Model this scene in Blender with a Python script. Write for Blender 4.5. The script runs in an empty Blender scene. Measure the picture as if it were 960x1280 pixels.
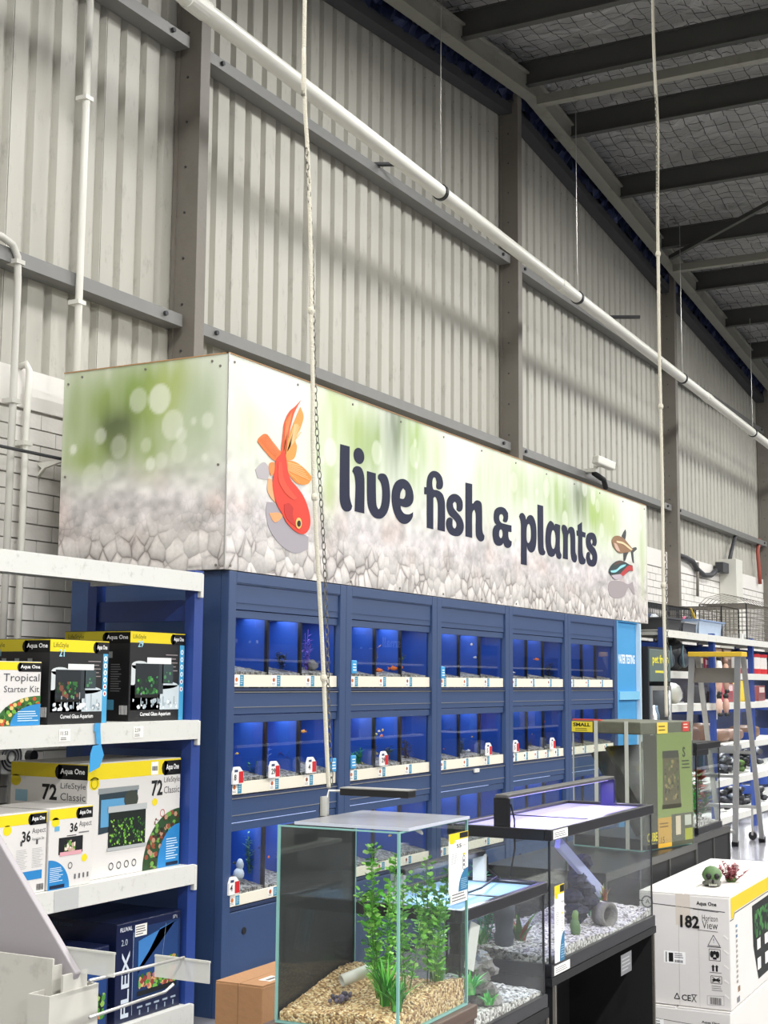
import bpy, math, random
import numpy as np
from mathutils import noise as mnoise
from mathutils import Matrix, Vector
R = math.radians
sc = bpy.context.scene
C = sc.collection
random.seed(7)
RNG = np.random.RandomState(5)

# ---------------------------------------------------------------- camera
FPX = 1741.0
CAM = np.array([0.0, 0.0, 1.6])
_y, _p, _r = R(28.4), R(6.94), R(0.45)
_f = np.array([math.cos(_y)*math.cos(_p), math.sin(_y)*math.cos(_p), math.sin(_p)])
_a = np.array([math.sin(_y), -math.cos(_y), 0.0])
_b = np.cross(_a, _f)
_rt = _a*math.cos(_r) + _b*math.sin(_r)
_up = -_a*math.sin(_r) + _b*math.cos(_r)
cd = bpy.data.cameras.new('camera')
cd.sensor_fit = 'HORIZONTAL'; cd.sensor_width = 36.0; cd.lens = FPX/960*36.0
cd.clip_start = 0.05; cd.clip_end = 200
cam = bpy.data.objects.new('camera', cd); C.objects.link(cam)
M = Matrix(((_rt[0], _up[0], -_f[0], CAM[0]), (_rt[1], _up[1], -_f[1], CAM[1]), (_rt[2], _up[2], -_f[2], CAM[2]), (0, 0, 0, 1)))
cam.matrix_world = M
sc.camera = cam

def P(px, py, x=None, y=None, z=None):
    """point of the world seen at a photo pixel, on the plane x=, y= or z="""
    d = _f + _rt*(px-480)/FPX - _up*(py-640)/FPX
    i, v = (0, x) if x is not None else (1, y) if y is not None else (2, z)
    t = (v-CAM[i])/d[i]
    q = CAM + d*t
    return float(q[0]), float(q[1]), float(q[2])

# ---------------------------------------------------------------- world, lamps, exposure
w = bpy.data.worlds.new('world'); sc.world = w; w.use_nodes = True
w.node_tree.nodes['Background'].inputs[0].default_value = (0.75, 0.8, 0.9, 1)
w.node_tree.nodes['Background'].inputs[1].default_value = 0.25
sc.view_settings.view_transform = 'Standard'; sc.view_settings.look = 'None'
sc.view_settings.exposure = 0.16; sc.view_settings.gamma = 1.0
sc.view_settings.use_curve_mapping = False

def area(loc, sx, sy, power, col=(1, 1, 1), rot=(0, 0, 0), spread=180, parent=None, name='lamp_light'):
    l = bpy.data.lights.new(name, 'AREA'); l.shape = 'RECTANGLE'; l.size = sx; l.size_y = sy
    l.energy = power; l.color = col; l.spread = R(spread)
    o = bpy.data.objects.new(name, l); C.objects.link(o); o.location = loc; o.rotation_euler = rot
    if parent: o.parent = parent
    return o
LAMP_ROWS = [(3.0, 6.9, .62), (-1.6, 5.6, 1.1), (-7.0, 5.6, 1.6)]
for ly, lz, k in LAMP_ROWS:
    for lx in (-3.5, 0.5, 4.5, 8.5, 12.5, 16.5, 20.5, 25.0):
        yy = 2.2 if ly > 2.5 and lx > 9 else ly          # the bays hang under the gable roof, clear of the purlins
        area((lx, yy, min(lz, 7.37-.1*abs(lx-12.3)-.3)), 1.6, 0.7 if ly > 2.5 else .25, 185*k*(1.25 if lx < 1 else 1)*(1.25 if yy == 2.2 else 1), (1.0, 0.99, 0.965), name='high_bay_light')

# ---------------------------------------------------------------- helpers
def lin(c):
    if isinstance(c, str):
        c = [int(c[i:i+2], 16)/255 for i in (0, 2, 4)]
        return tuple((v/12.92 if v <= 0.04045 else ((v+0.055)/1.055)**2.4) for v in c)
    return tuple(c)

def tag(o, label=None, cat=None, group=None, kind=None):
    if label: o['label'] = label
    if cat: o['category'] = cat
    if group: o['group'] = group
    if kind: o['kind'] = kind
    return o

def empty(name, loc=(0, 0, 0), rz=0.0, label=None, cat=None, group=None, kind=None):
    o = bpy.data.objects.new(name, None); C.objects.link(o)
    o.empty_display_size = 0.05
    o.location = loc; o.rotation_euler = (0, 0, rz)
    return tag(o, label, cat, group, kind)

class MB:
    def __init__(s): s.v = []; s.f = []; s.c = []; s.m = []
    def add(s, vs, fs, c=(1, 1, 1), m=0):
        n = len(s.v); s.v += [tuple(q) for q in vs]
        c = lin(c)
        for f in fs: s.f.append([i+n for i in f]); s.c.append(c); s.m.append(m)
        return s
    def box(s, x0, x1, y0, y1, z0, z1, c=(1, 1, 1), m=0):
        if x0 > x1: x0, x1 = x1, x0
        if y0 > y1: y0, y1 = y1, y0
        if z0 > z1: z0, z1 = z1, z0
        return s.add([(x0, y0, z0), (x1, y0, z0), (x1, y1, z0), (x0, y1, z0), (x0, y0, z1), (x1, y0, z1), (x1, y1, z1), (x0, y1, z1)],
                     [(0, 3, 2, 1), (4, 5, 6, 7), (0, 1, 5, 4), (1, 2, 6, 5), (2, 3, 7, 6), (3, 0, 4, 7)], c, m)
    def obox(s, a, b, u, wd, th, c=(1, 1, 1), m=0):
        """bar from a to b; u = side direction, wd along u, th along the third axis"""
        a = Vector(a); b = Vector(b); d = (b-a).normalized(); u = Vector(u)
        u = (u - d*u.dot(d)).normalized(); n = d.cross(u)
        vs = []
        for p in (a, b):
            for i, j in ((-1, -1), (1, -1), (1, 1), (-1, 1)): vs.append(p+u*(i*wd/2)+n*(j*th/2))
        return s.add(vs, [(3, 2, 1, 0), (4, 5, 6, 7), (0, 1, 5, 4), (1, 2, 6, 5), (2, 3, 7, 6), (3, 0, 4, 7)], c, m)
    def extr(s, prof, axis, a0, a1, c=(1, 1, 1), m=0):
        """closed profile (list of 2D points, counter-clockwise) extruded along an axis ('x': (y,z), 'y': (x,z), 'z': (x,y))"""
        n = len(prof)
        def mk(p, a): return (a, p[0], p[1]) if axis == 'x' else (p[0], a, p[1]) if axis == 'y' else (p[0], p[1], a)
        vs = [mk(p, a0) for p in prof]+[mk(p, a1) for p in prof]
        fs = [tuple(range(n-1, -1, -1)), tuple(range(n, 2*n))]+[(i, (i+1) % n, n+(i+1) % n, n+i) for i in range(n)]
        return s.add(vs, fs, c, m)
    def tube(s, pts, r, n=8, c=(1, 1, 1), m=0, caps=True):
        pts = [Vector(p) for p in pts]; k = len(pts)
        rs = r if isinstance(r, (list, tuple)) else [r]*k
        vs = []; ref = Vector((0, 0, 1))
        d0 = (pts[1]-pts[0]).normalized()
        if abs(d0.dot(ref)) > .9: ref = Vector((1, 0, 0))
        u = d0.cross(ref).normalized()
        for i, p in enumerate(pts):
            d = (pts[min(i+1, k-1)]-pts[max(i-1, 0)]).normalized()
            u = (u-d*u.dot(d)).normalized(); w_ = d.cross(u)
            for j in range(n):
                a = 2*math.pi*j/n; vs.append(p+(u*math.cos(a)+w_*math.sin(a))*rs[i])
        fs = [(i*n+j, i*n+(j+1) % n, (i+1)*n+(j+1) % n, (i+1)*n+j) for i in range(k-1) for j in range(n)]
        if caps: fs += [tuple(range(n-1, -1, -1)), tuple(range((k-1)*n, k*n))]
        return s.add(vs, fs, c, m)
    def lathe(s, prof, n=16, cx=0, cy=0, c=(1, 1, 1), m=0):
        vs = [(cx+r*math.cos(2*math.pi*j/n), cy+r*math.sin(2*math.pi*j/n), z) for r, z in prof for j in range(n)]
        k = len(prof)
        fs = [(i*n+j, i*n+(j+1) % n, (i+1)*n+(j+1) % n, (i+1)*n+j) for i in range(k-1) for j in range(n)]
        fs += [tuple(range(n-1, -1, -1)), tuple(range((k-1)*n, k*n))]
        return s.add(vs, fs, c, m)
    def blob(s, cx, cy, cz, rx, ry, rz, c=(1, 1, 1), m=0, seg=10, ring=7, j=0.0, rnd=None):
        rnd = rnd or random
        vs = [(cx, cy, cz-rz)]
        for i in range(1, ring):
            t = math.pi*i/ring
            for k in range(seg):
                a = 2*math.pi*k/seg; q = 1+(rnd.random()-.5)*j
                vs.append((cx+rx*math.sin(t)*math.cos(a)*q, cy+ry*math.sin(t)*math.sin(a)*q, cz-rz*math.cos(t)*q))
        vs.append((cx, cy, cz+rz)); L = len(vs)-1
        fs = [(0, 1+(k+1) % seg, 1+k) for k in range(seg)]
        for i in range(ring-2):
            for k in range(seg): fs.append((1+i*seg+k, 1+i*seg+(k+1) % seg, 1+(i+1)*seg+(k+1) % seg, 1+(i+1)*seg+k))
        b = 1+(ring-2)*seg
        fs += [(b+k, b+(k+1) % seg, L) for k in range(seg)]
        return s.add(vs, fs, c, m)
    def leaf(s, p, d, ln, wd, c=(1, 1, 1), m=0, up=(0, 0, 1), fold=0.15):
        p = Vector(p); d = Vector(d).normalized(); u = d.cross(Vector(up))
        if u.length < 1e-3: u = Vector((1, 0, 0))
        u.normalize(); n = u.cross(d)
        q = [p, p+d*ln*.4+u*wd/2+n*wd*fold, p+d*ln, p+d*ln*.4-u*wd/2+n*wd*fold, p+d*ln*.5]
        return s.add(q, [(0, 1, 4), (1, 2, 4), (2, 3, 4), (3, 0, 4)], c, m)
    def build(s, name, mats, parent=None, smooth=False, bevel=0.0, label=None, cat=None, group=None, kind=None, loc=None, rz=0):
        me = bpy.data.meshes.new(name)
        me.from_pydata(s.v, [], s.f)
        if not isinstance(mats, (list, tuple)): mats = [mats]
        for mt in mats: me.materials.append(mt)
        if len(mats) > 1: me.polygons.foreach_set('material_index', s.m)
        if any(c != (1, 1, 1) for c in s.c):
            at = me.attributes.new('Col', 'FLOAT_COLOR', 'FACE')
            at.data.foreach_set('color', np.array([(c[0], c[1], c[2], 1) for c in s.c], dtype=np.float32).ravel())
        if smooth: me.polygons.foreach_set('use_smooth', [True]*len(s.f))
        me.update()
        o = bpy.data.objects.new(name, me); C.objects.link(o)
        if parent: o.parent = parent
        if loc: o.location = loc
        if rz: o.rotation_euler = (0, 0, rz)
        if bevel:
            md = o.modifiers.new('bevel', 'BEVEL'); md.width = bevel; md.segments = 2; md.limit_method = 'ANGLE'; md.angle_limit = R(40)
        return tag(o, label, cat, group, kind)

_glyph = {}
def glyphs(t, bold=0.0):
    k = (t, bold)
    if k not in _glyph:
        cu = bpy.data.curves.new('t', 'FONT'); cu.body = t; cu.size = 1; cu.offset = bold; cu.resolution_u = 2
        ob = bpy.data.objects.new('t', cu)
        me = bpy.data.meshes.new_from_object(ob)
        vs = np.array([v.co[:2] for v in me.vertices]) if len(me.vertices) else np.zeros((1, 2))
        fs = [list(p.vertices) for p in me.polygons]
        vs = vs - vs.min(0); 
        _glyph[k] = (vs, fs, vs.max(0))
        bpy.data.objects.remove(ob); bpy.data.curves.remove(cu); bpy.data.meshes.remove(me)
    return _glyph[k]

class PR(MB):
    """flat print lying on a face: O corner, U and V unit directions, normal U x V"""
    def __init__(s, O, U, V, lift=0.0006):
        super().__init__(); s.O = Vector(O); s.U = Vector(U).normalized(); s.V = Vector(V).normalized(); s.N = s.U.cross(s.V); s.lift = lift
    def q(s, u, v, l): return s.O+s.U*u+s.V*v+s.N*(s.lift*(1+l))
    def poly(s, pts, c, l=0): return s.add([s.q(a, b, l) for a, b in pts], [tuple(range(len(pts)))], c)
    def rect(s, u0, v0, u1, v1, c, l=0): return s.poly([(u0, v0), (u1, v0), (u1, v1), (u0, v1)], c, l)
    def ell(s, u, v, ru, rv, c, l=0, n=18, a0=0, a1=360):
        pts = [(u+ru*math.cos(R(a0+(a1-a0)*i/n)), v+rv*math.sin(R(a0+(a1-a0)*i/n))) for i in range(n+(a1-a0 < 360))]
        if a1-a0 < 360: pts = [(u, v)]+pts
        return s.poly(pts, c, l)
    def line(s, pts, wd, c, l=0):
        for (a, b), (e, f) in zip(pts, pts[1:]):
            L = math.hypot(e-a, f-b) or 1e-6; nx, ny = -(f-b)/L*wd/2, (e-a)/L*wd/2
            s.poly([(a-nx, b-ny), (e-nx, f-ny), (e+nx, f+ny), (a+nx, b+ny)], c, l)
    def ring(s, u, v, r0, r1, c, l=0, n=20):
        s.line([(u+(r0+r1)/2*math.cos(2*math.pi*i/n), v+(r0+r1)/2*math.sin(2*math.pi*i/n)) for i in range(n+1)], r1-r0, c, l)
    def text(s, t, u, v, h, c, w=None, l=1, bold=0.0, mirror=False, rot=False):
        vs, fs, mx = glyphs(t, bold)
        sy = h/mx[1]; sx = (w/mx[0]) if w else sy
        pts = []
        for a, b in vs:
            a *= sx; b *= sy
            if mirror: a = mx[0]*sx-a
            pts.append(s.q(u-b, v+a, l) if rot else s.q(u+a, v+b, l))
        return s.add(pts, fs, c)
    def speck(s, u0, v0, u1, v1, cols, n, sz, l=1, rnd=random):
        for _ in range(n):
            a = rnd.uniform(u0, u1); b = rnd.uniform(v0, v1); r = sz*rnd.uniform(.5, 1.3)
            k = rnd.uniform(0, 6.28)
            pts = [(min(max(a+r*math.cos(k+i*1.256)*rnd.uniform(.6, 1), u0), u1), min(max(b+r*math.sin(k+i*1.256)*rnd.uniform(.6, 1), v0), v1)) for i in range(5)]
            s.poly(pts, rnd.choice(cols), l+rnd.random()*.8)
    def bars(s, u0, v0, u1, v1, c='111111', l=1, n=14):
        x = u0
        rr = random.Random(3)
        while x < u1:
            w_ = rr.choice((1, 1, 2, 3))*(u1-u0)/n/4
            s.rect(x, v0, min(x+w_, u1), v1, c, l); x += w_+rr.choice((1, 1, 2))*(u1-u0)/n/4
    def lines(s, u0, v0, u1, v1, n, c, l=1, t=.35, rag=.35):
        rr = random.Random(9)
        for i in range(n):
            y = v1-(i+.5)*(v1-v0)/n; h = (v1-v0)/n*t
            s.rect(u0, y-h/2, u1-(u1-u0)*rag*rr.random(), y+h/2, c, l)
    def done(s, parent, name='print', mat=None, **k): return s.build(name, mat or PRINT, parent, **k)

# ---------------------------------------------------------------- materials
def mat(name, col, rough=.5, metal=0., var=0., vscale=3., bump=0., bscale=40., spec=.5, dirt=None, dscale=2., attr=False, stretch=None, emis=None):
    m = bpy.data.materials.new(name); m.use_nodes = True
    nt = m.node_tree; N = nt.nodes; L = nt.links; b = N['Principled BSDF']
    col = lin(col); b.inputs['Base Color'].default_value = (*col, 1)
    b.inputs['Roughness'].default_value = rough; b.inputs['Metallic'].default_value = metal
    b.inputs['Specular IOR Level'].default_value = spec
    tc = N.new('ShaderNodeTexCoord'); src = tc.outputs['Object']
    if stretch:
        mp = N.new('ShaderNodeMapping'); mp.inputs['Scale'].default_value = stretch; L.new(src, mp.inputs[0]); src = mp.outputs[0]
    cur = None
    if attr:
        a = N.new('ShaderNodeAttribute'); a.attribute_name = 'Col'; cur = a.outputs['Color']
    if var:
        n = N.new('ShaderNodeTexNoise'); n.inputs['Scale'].default_value = vscale; n.inputs['Detail'].default_value = 6; L.new(src, n.inputs['Vector'])
        mr = N.new('ShaderNodeMapRange'); mr.inputs['To Min'].default_value = 1-var; mr.inputs['To Max'].default_value = 1+var*.6; L.new(n.outputs['Fac'], mr.inputs['Value'])
        mx = N.new('ShaderNodeVectorMath'); mx.operation = 'MULTIPLY'
        if cur: L.new(cur, mx.inputs[0])
        else: mx.inputs[0].default_value = col
        L.new(mr.outputs[0], mx.inputs[1]); cur = mx.outputs[0]
    if dirt:
        n = N.new('ShaderNodeTexNoise'); n.inputs['Scale'].default_value = dscale; n.inputs['Detail'].default_value = 8; n.inputs['Roughness'].default_value = .7; L.new(src, n.inputs['Vector'])
        mr = N.new('ShaderNodeMapRange'); mr.inputs['From Min'].default_value = .56; mr.inputs['From Max'].default_value = .75; mr.inputs['To Max'].default_value = .75; L.new(n.outputs['Fac'], mr.inputs['Value'])
        mx = N.new('ShaderNodeMix'); mx.data_type = 'RGBA'; L.new(mr.outputs[0], mx.inputs['Factor'])
        if cur: L.new(cur, mx.inputs['A'])
        else: mx.inputs['A'].default_value = (*col, 1)
        mx.inputs['B'].default_value = (*lin(dirt), 1); cur = mx.outputs['Result']
    if cur: L.new(cur, b.inputs['Base Color'])
    if bump:
        n = N.new('ShaderNodeTexNoise'); n.inputs['Scale'].default_value = bscale; n.inputs['Detail'].default_value = 5; L.new(src, n.inputs['Vector'])
        bp = N.new('ShaderNodeBump'); bp.inputs['Strength'].default_value = bump; bp.inputs['Distance'].default_value = .02; L.new(n.outputs['Fac'], bp.inputs['Height']); L.new(bp.outputs[0], b.inputs['Normal'])
    if emis:
        b.inputs['Emission Color'].default_value = (*lin(emis[0]), 1); b.inputs['Emission Strength'].default_value = emis[1]
    return m

def glass(name, tint=(1, 1, 1), ior=1.45, rough=0.0, haze=None):
    m = bpy.data.materials.new(name); m.use_nodes = True
    nt = m.node_tree; N = nt.nodes; L = nt.links
    for n in list(N): N.remove(n)
    out = N.new('ShaderNodeOutputMaterial'); tr = N.new('ShaderNodeBsdfTransparent'); tr.inputs[0].default_value = (*tint, 1)
    gl = N.new('ShaderNodeBsdfGlossy'); gl.inputs['Roughness'].default_value = rough
    # Schlick reflectance, the same from both sides of a thin pane
    ge = N.new('ShaderNodeNewGeometry'); dt = N.new('ShaderNodeVectorMath'); dt.operation = 'DOT_PRODUCT'; L.new(ge.outputs['Incoming'], dt.inputs[0]); L.new(ge.outputs['Normal'], dt.inputs[1])
    ab = N.new('ShaderNodeMath'); ab.operation = 'ABSOLUTE'; L.new(dt.outputs['Value'], ab.inputs[0])
    om = N.new('ShaderNodeMath'); om.operation = 'SUBTRACT'; om.inputs[0].default_value = 1; L.new(ab.outputs[0], om.inputs[1])
    pw = N.new('ShaderNodeMath'); pw.operation = 'POWER'; L.new(om.outputs[0], pw.inputs[0]); pw.inputs[1].default_value = 5
    f0 = ((ior-1)/(ior+1))**2
    fr = N.new('ShaderNodeMath'); fr.operation = 'MULTIPLY_ADD'; L.new(pw.outputs[0], fr.inputs[0]); fr.inputs[1].default_value = 1-f0; fr.inputs[2].default_value = f0
    mx = N.new('ShaderNodeMixShader'); L.new(fr.outputs[0], mx.inputs[0]); L.new(tr.outputs[0], mx.inputs[1]); L.new(gl.outputs[0], mx.inputs[2])
    last = mx.outputs[0]
    if haze:
        df = N.new('ShaderNodeBsdfDiffuse'); df.inputs[0].default_value = (*lin(haze[0]), 1)
        tl = N.new('ShaderNodeBsdfTranslucent'); tl.inputs[0].default_value = (*lin(haze[0]), 1)
        a = N.new('ShaderNodeMixShader'); a.inputs[0].default_value = .4; L.new(df.outputs[0], a.inputs[1]); L.new(tl.outputs[0], a.inputs[2])
        b = N.new('ShaderNodeMixShader'); b.inputs[0].default_value = haze[1]; L.new(last, b.inputs[1]); L.new(a.outputs[0], b.inputs[2]); last = b.outputs[0]
    L.new(last, out.inputs[0]); return m

PRINT = mat('printed_colour', 'ffffff', .55, attr=True, spec=.3)
GLOSSPRINT = mat('glossy_print', 'ffffff', .3, attr=True)
CLAD = mat('cladding_paint', 'b7b5ab', .5, var=.16, vscale=1.3, dirt='85827a', dscale=9, bump=.12, bscale=9, stretch=(1.6, 1, .55))
STEEL = mat('grey_steel', '77726a', .55, var=.18, vscale=4, dirt='6b6258', dscale=3, bump=.1)
GIRT = mat('galvanised_girt', '7b7b79', .5, .2, var=.15, vscale=6)
DARKSTEEL = mat('dark_steel', '3b3c40', .6, var=.2)
PURL = mat('purlin_steel', '484845', .6, var=.15)
RAFT = mat('rafter_paint', '8c8b80', .6, var=.12, vscale=3, dirt='5e5a52', dscale=2)
BRICKM = mat('white_painted_brick', 'e2dfda', .6, var=.08, vscale=2, bump=.1, bscale=40)
MORTAR = mat('painted_mortar', '9f9b97', .8, var=.2, vscale=20)
PVC = mat('white_pvc', 'd9d8cf', .35, var=.05, vscale=5)
ROPE = mat('rope_fibre', 'd5d0be', .8, bump=.5, bscale=260)
CHAIN = mat('chain_metal', '6c6a63', .4, .8)
WHITE = mat('white_powder_coat', 'dcdcd6', .45, var=.05, vscale=6, dirt='9d9c94', dscale=14)
SHELFW = mat('shelf_white', 'd6d6d0', .45, var=.06, vscale=4, dirt='a7a69e', dscale=22)
BLUE = mat('blue_powder_coat', '27428a', .4, var=.08)
NAVY = mat('navy_panel', '32486f', .45, var=.05, vscale=5)
NAVYD = mat('navy_dark', '1f2f50', .5)
WTBLUE = mat('light_blue_panel', '3f93c9', .5, var=.04)
BLACK = mat('black_plastic', '16161a', .35)
BLACKM = mat('black_matte', '101013', .7)
TANKBLUE = mat('tank_blue', '2552ac', .5, var=.35, vscale=3)
TRIMB = mat('black_trim', '1c1c20', .3, var=.1)
WOODM = mat('dark_wood', '5a4a40', .5, var=.4, vscale=3, stretch=(2, 20, 20))
CARTON = mat('brown_cardboard', 'a97e57', .8, var=.12, vscale=4, bump=.1)
CARDW = mat('white_cardboard', 'd9d6d2', .6, var=.05, vscale=4, bump=.05, bscale=12)
CARDK = mat('black_cardboard', '141416', .45)
CARDN = mat('navy_cardboard', '111c40', .35, var=.3, vscale=3)
COLR = mat('painted_colour', 'ffffff', .55, attr=True, var=.12, vscale=12)
METAL = mat('bare_aluminium', 'b9b8b4', .35, .7, var=.1)
CHROME = mat('chrome', 'cfcfcf', .2, .9)
FLOORM = mat('polished_concrete', '7f7f84', .22, var=.18, vscale=1.2, dirt='77757a', dscale=3)
LEAF = mat('plant_leaf', '4f9a34', .45, attr=True, var=.15, vscale=30, spec=.5)
ROCK = mat('lumpy_rock', '8e8a86', .85, var=.6, vscale=14, bump=.9, bscale=30)
DROCK = mat('dark_rock_face', '33364a', .8, var=.7, vscale=18, bump=1, bscale=35)
GLASS = glass('clear_glass', (.955, .97, .965), 1.36)
RACKGLASS = glass('rack_glass', (.93, .95, .97), 1.5)
GEDGE = mat('glass_edge', '7fb0aa', .2, spec=.8)
CLEARP = glass('clear_plastic', (.93, .93, .93), 1.5, .15, ('dcdcd6', .5))
LIDGLASS = glass('frosted_lid', (.8, .82, .86), 1.45, .12, ('cfcfd2', .35))
WRAP = glass('wrap_film', (.93, .94, .92), 1.5, .12, ('c9cdc0', .12))

def gravel_mat(name, cols, scale):
    m = bpy.data.materials.new(name); m.use_nodes = True
    nt = m.node_tree; N = nt.nodes; L = nt.links; b = N['Principled BSDF']; b.inputs['Roughness'].default_value = .7
    tc = N.new('ShaderNodeTexCoord'); v = N.new('ShaderNodeTexVoronoi'); v.inputs['Scale'].default_value = scale; L.new(tc.outputs['Object'], v.inputs['Vector'])
    cr = N.new('ShaderNodeValToRGB'); cr.color_ramp.interpolation = 'CONSTANT'; L.new(v.outputs['Color'], cr.inputs[0])
    e = cr.color_ramp.elements
    e[0].position = 0; e[0].color = (*lin(cols[0]), 1); e[1].position = 1/len(cols); e[1].color = (*lin(cols[1]), 1)
    for i, c in enumerate(cols[2:]): k = e.new((i+2)/len(cols)); k.color = (*lin(c), 1)
    L.new(cr.outputs[0], b.inputs['Base Color'])
    bp = N.new('ShaderNodeBump'); bp.inputs['Strength'].default_value = .9; bp.inputs['Distance'].default_value = .004; bp.invert = True
    L.new(v.outputs['Distance'], bp.inputs['Height']); L.new(bp.outputs[0], b.inputs['Normal'])
    return m
GRAVTAN = gravel_mat('tan_gravel', ['c9a878', 'e3c796', '8d6b48', 'd8b684', 'b08c60', 'f0dcb4', 'a07c50'], 170)
GRAVWHITE = gravel_mat('white_gravel', ['e4e0dc', 'cfcac6', 'f4f2ef', '9d9894', 'dcd6d0', '77726e', 'eeeae6'], 120)
GRAVGREY = gravel_mat('grey_gravel', ['8b8780', 'b7b2a8', '5b5752', 'a39d92', '75706a', 'c9c3b8'], 90)

def heap(name, x0, x1, y0, y1, z0, hf, m, parent, nx=28, ny=18, amp=.004, **k):
    """a bed of gravel with a lumpy top: hf(u,v) gives the height"""
    b = MB(); rr = random.Random(4)
    vs = []
    for j in range(ny+1):
        for i in range(nx+1):
            u, v = i/nx, j/ny
            vs.append((x0+(x1-x0)*u, y0+(y1-y0)*v, z0+hf(u, v)+rr.uniform(-amp, amp)))
    fs = [(j*(nx+1)+i, j*(nx+1)+i+1, (j+1)*(nx+1)+i+1, (j+1)*(nx+1)+i) for j in range(ny) for i in range(nx)]
    b.add(vs, fs)
    rim = [i for i in range(nx+1)]+[j*(nx+1)+nx for j in range(1, ny+1)]+[ny*(nx+1)+i for i in range(nx-1, -1, -1)]+[j*(nx+1) for j in range(ny-1, 0, -1)]
    n = len(rim); low = [(vs[i][0], vs[i][1], z0) for i in rim]; top = [vs[i] for i in rim]
    b.add(top+low, [(i, n+i, n+(i+1) % n, (i+1) % n) for i in range(n)])
    b.add(low, [tuple(range(n-1, -1, -1))])
    return b.build(name, m, parent, kind='stuff', **k)

# ================================================================ THE BUILDING
def struct(name, mb, m, parent=None, **k): return mb.build(name, m, parent, kind=None if parent else 'structure', **k)
def zr(x): return 7.37-.1*abs(x-12.3)          # underside of the gable rafter
WY = 5.30                                       # inner face of the cladding pans

WALLD = mat('dim_wall', '5a5a58', .7, var=.2)
f = MB().box(-6, 32, -14, 5.6, -.1, 0); struct('floor', f, FLOORM)

# corrugated cladding: one object per sheet
wall = empty('wall_back', (0, WY, 0), kind='structure')
pit = .195
def sheet(x0, x1, zb):
    b = MB(); n = int(round((x1-x0)/pit)); pts = []
    for i in range(n):
        a = x0+i*pit
        pts += [(a+.004, 0), (a+.118, 0), (a+.134, .036), (a+.170, .036), (a+.186, 0)]
    pts[0] = (x0+.002, 0); pts.append((x1-.004, 0))
    k = len(pts)
    vs = []
    for (x, y) in pts: vs += [(x, y, zb), (x, y, zr(x)-.14)]
    fs = [(2*i, 2*i+2, 2*i+3, 2*i+1) for i in range(k-1)]
    b.add(vs, fs)
    for (x, y) in (pts[0], pts[-1]):   # lap edges give the sheet its depth
        b.add([(x, y, zb), (x, y+.038, zb), (x, y+.038, zr(x)-.14), (x, y, zr(x)-.14)], [(0, 1, 2, 3)])
    return b.build('cladding_sheet', CLAD, wall)
x = 3.12
while x < 30:
    sheet(x, x+4*pit, 3.27); x += 4*pit
MB().box(3, 31, .040, .30, 3.2, 8.2).build('backing', DARKSTEEL, wall)
rr = random.Random(11)
sb = MB()      # screw heads along the girt lines
for gz in (3.83, 5.66, 6.9):
    x = 4.0
    while x < 25:
        sb.blob(x+.06, -.002, gz, .007, .004, .007, seg=6, ring=4); x += pit
sb.build('screw_heads', STEEL, wall, kind='stuff')

# brick base wall: single bricks where they can be told apart
bw = empty('wall_back_base', (0, 5.25, 0), kind='structure')
MB().box(3, 31, .013, .36, 0, 3.26).build('core', MORTAR, bw)
MB().box(3, 12.6, -.004, .014, 3.055, 3.27).build('render_band', BRICKM, bw)
bx_mesh = []
for wdt in (.232, .112):
    for q in range(3):
        b = MB(); j = q*.0012; b.box(0, wdt, -j, .014, 0, .079)
        o = b.build('brick', BRICKM, bw); bx_mesh.append(o)
nb = 0
for row in range(29):
    z = 3.045-(row+1)*.087
    off = .12 if row % 2 else 0
    x = 5.26-off
    while x < 7.3:
        src = bx_mesh[rr.randrange(3)]
        o = src if nb < 3 and src.location.x == 0 else src.copy()
        if o is not src: C.objects.link(o)
        o.location = (x, 0, z); nb += 1; x += .241
for o in bx_mesh:
    if o.location.x == 0: bpy.data.objects.remove(o)
b = MB()
for row in range(14):
    z = 3.05-(row+1)*.087; x = 12.62-(.12 if row % 2 else 0)
    while x < 24.5:
        b.box(x, x+.232, -rr.random()*.003, .013, z, z+.079); x += .241
b.build('far_bricks', BRICKM, bw, kind='stuff')
MB().box(12.6, 31, -.004, .014, 3.055, 3.27).build('render_band', BRICKM, bw)
b = MB().box(-6, 3, 5.25, 5.6, 0, 7.6); struct('wall_back_near', b, CLAD)
b = MB().box(31, 31.3, -14, 5.6, 0, 7); struct('wall_far', b, WALLD)
b = MB().box(-6.3, -6, -14, 5.6, 0, 7); struct('wall_near', b, WALLD)
b = MB().box(-6.3, 31.3, -14.3, -14, 0, 7); struct('wall_opposite', b, WALLD)

# columns: channels with their web towards the camera
COLX = (1.7, 6.92, 12.12, 17.32, 22.5)
for i, cx in enumerate(COLX):
    b = MB(); zt = zr(cx)+.12
    prof = [(cx, 5.10), (cx+.10, 5.10), (cx+.10, 5.116), (cx+.014, 5.116), (cx+.014, 5.275), (cx+.10, 5.275), (cx+.10, 5.29), (cx-.012, 5.29), (cx-.012, 5.262), (cx, 5.262)]
    b.extr(prof, 'z', 0, zt)
    c = struct('trim_%d' % (i+1), b, STEEL)
    b = MB()
    for k in range(14): b.tube([(cx-.006, 5.2, 3.35+k*.3), (cx+.001, 5.2, 3.35+k*.3)], .008, 6)
    b.build('bolt_heads', DARKSTEEL, c, kind='stuff')
    if i in (1, 2, 3):
        b = MB(); xx = cx+.1
        MB().box(cx+.10, cx+.135, 5.235, 5.29, 3.27, zr(cx)-.1).build('edge_flashing', CLAD, c)

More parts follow.
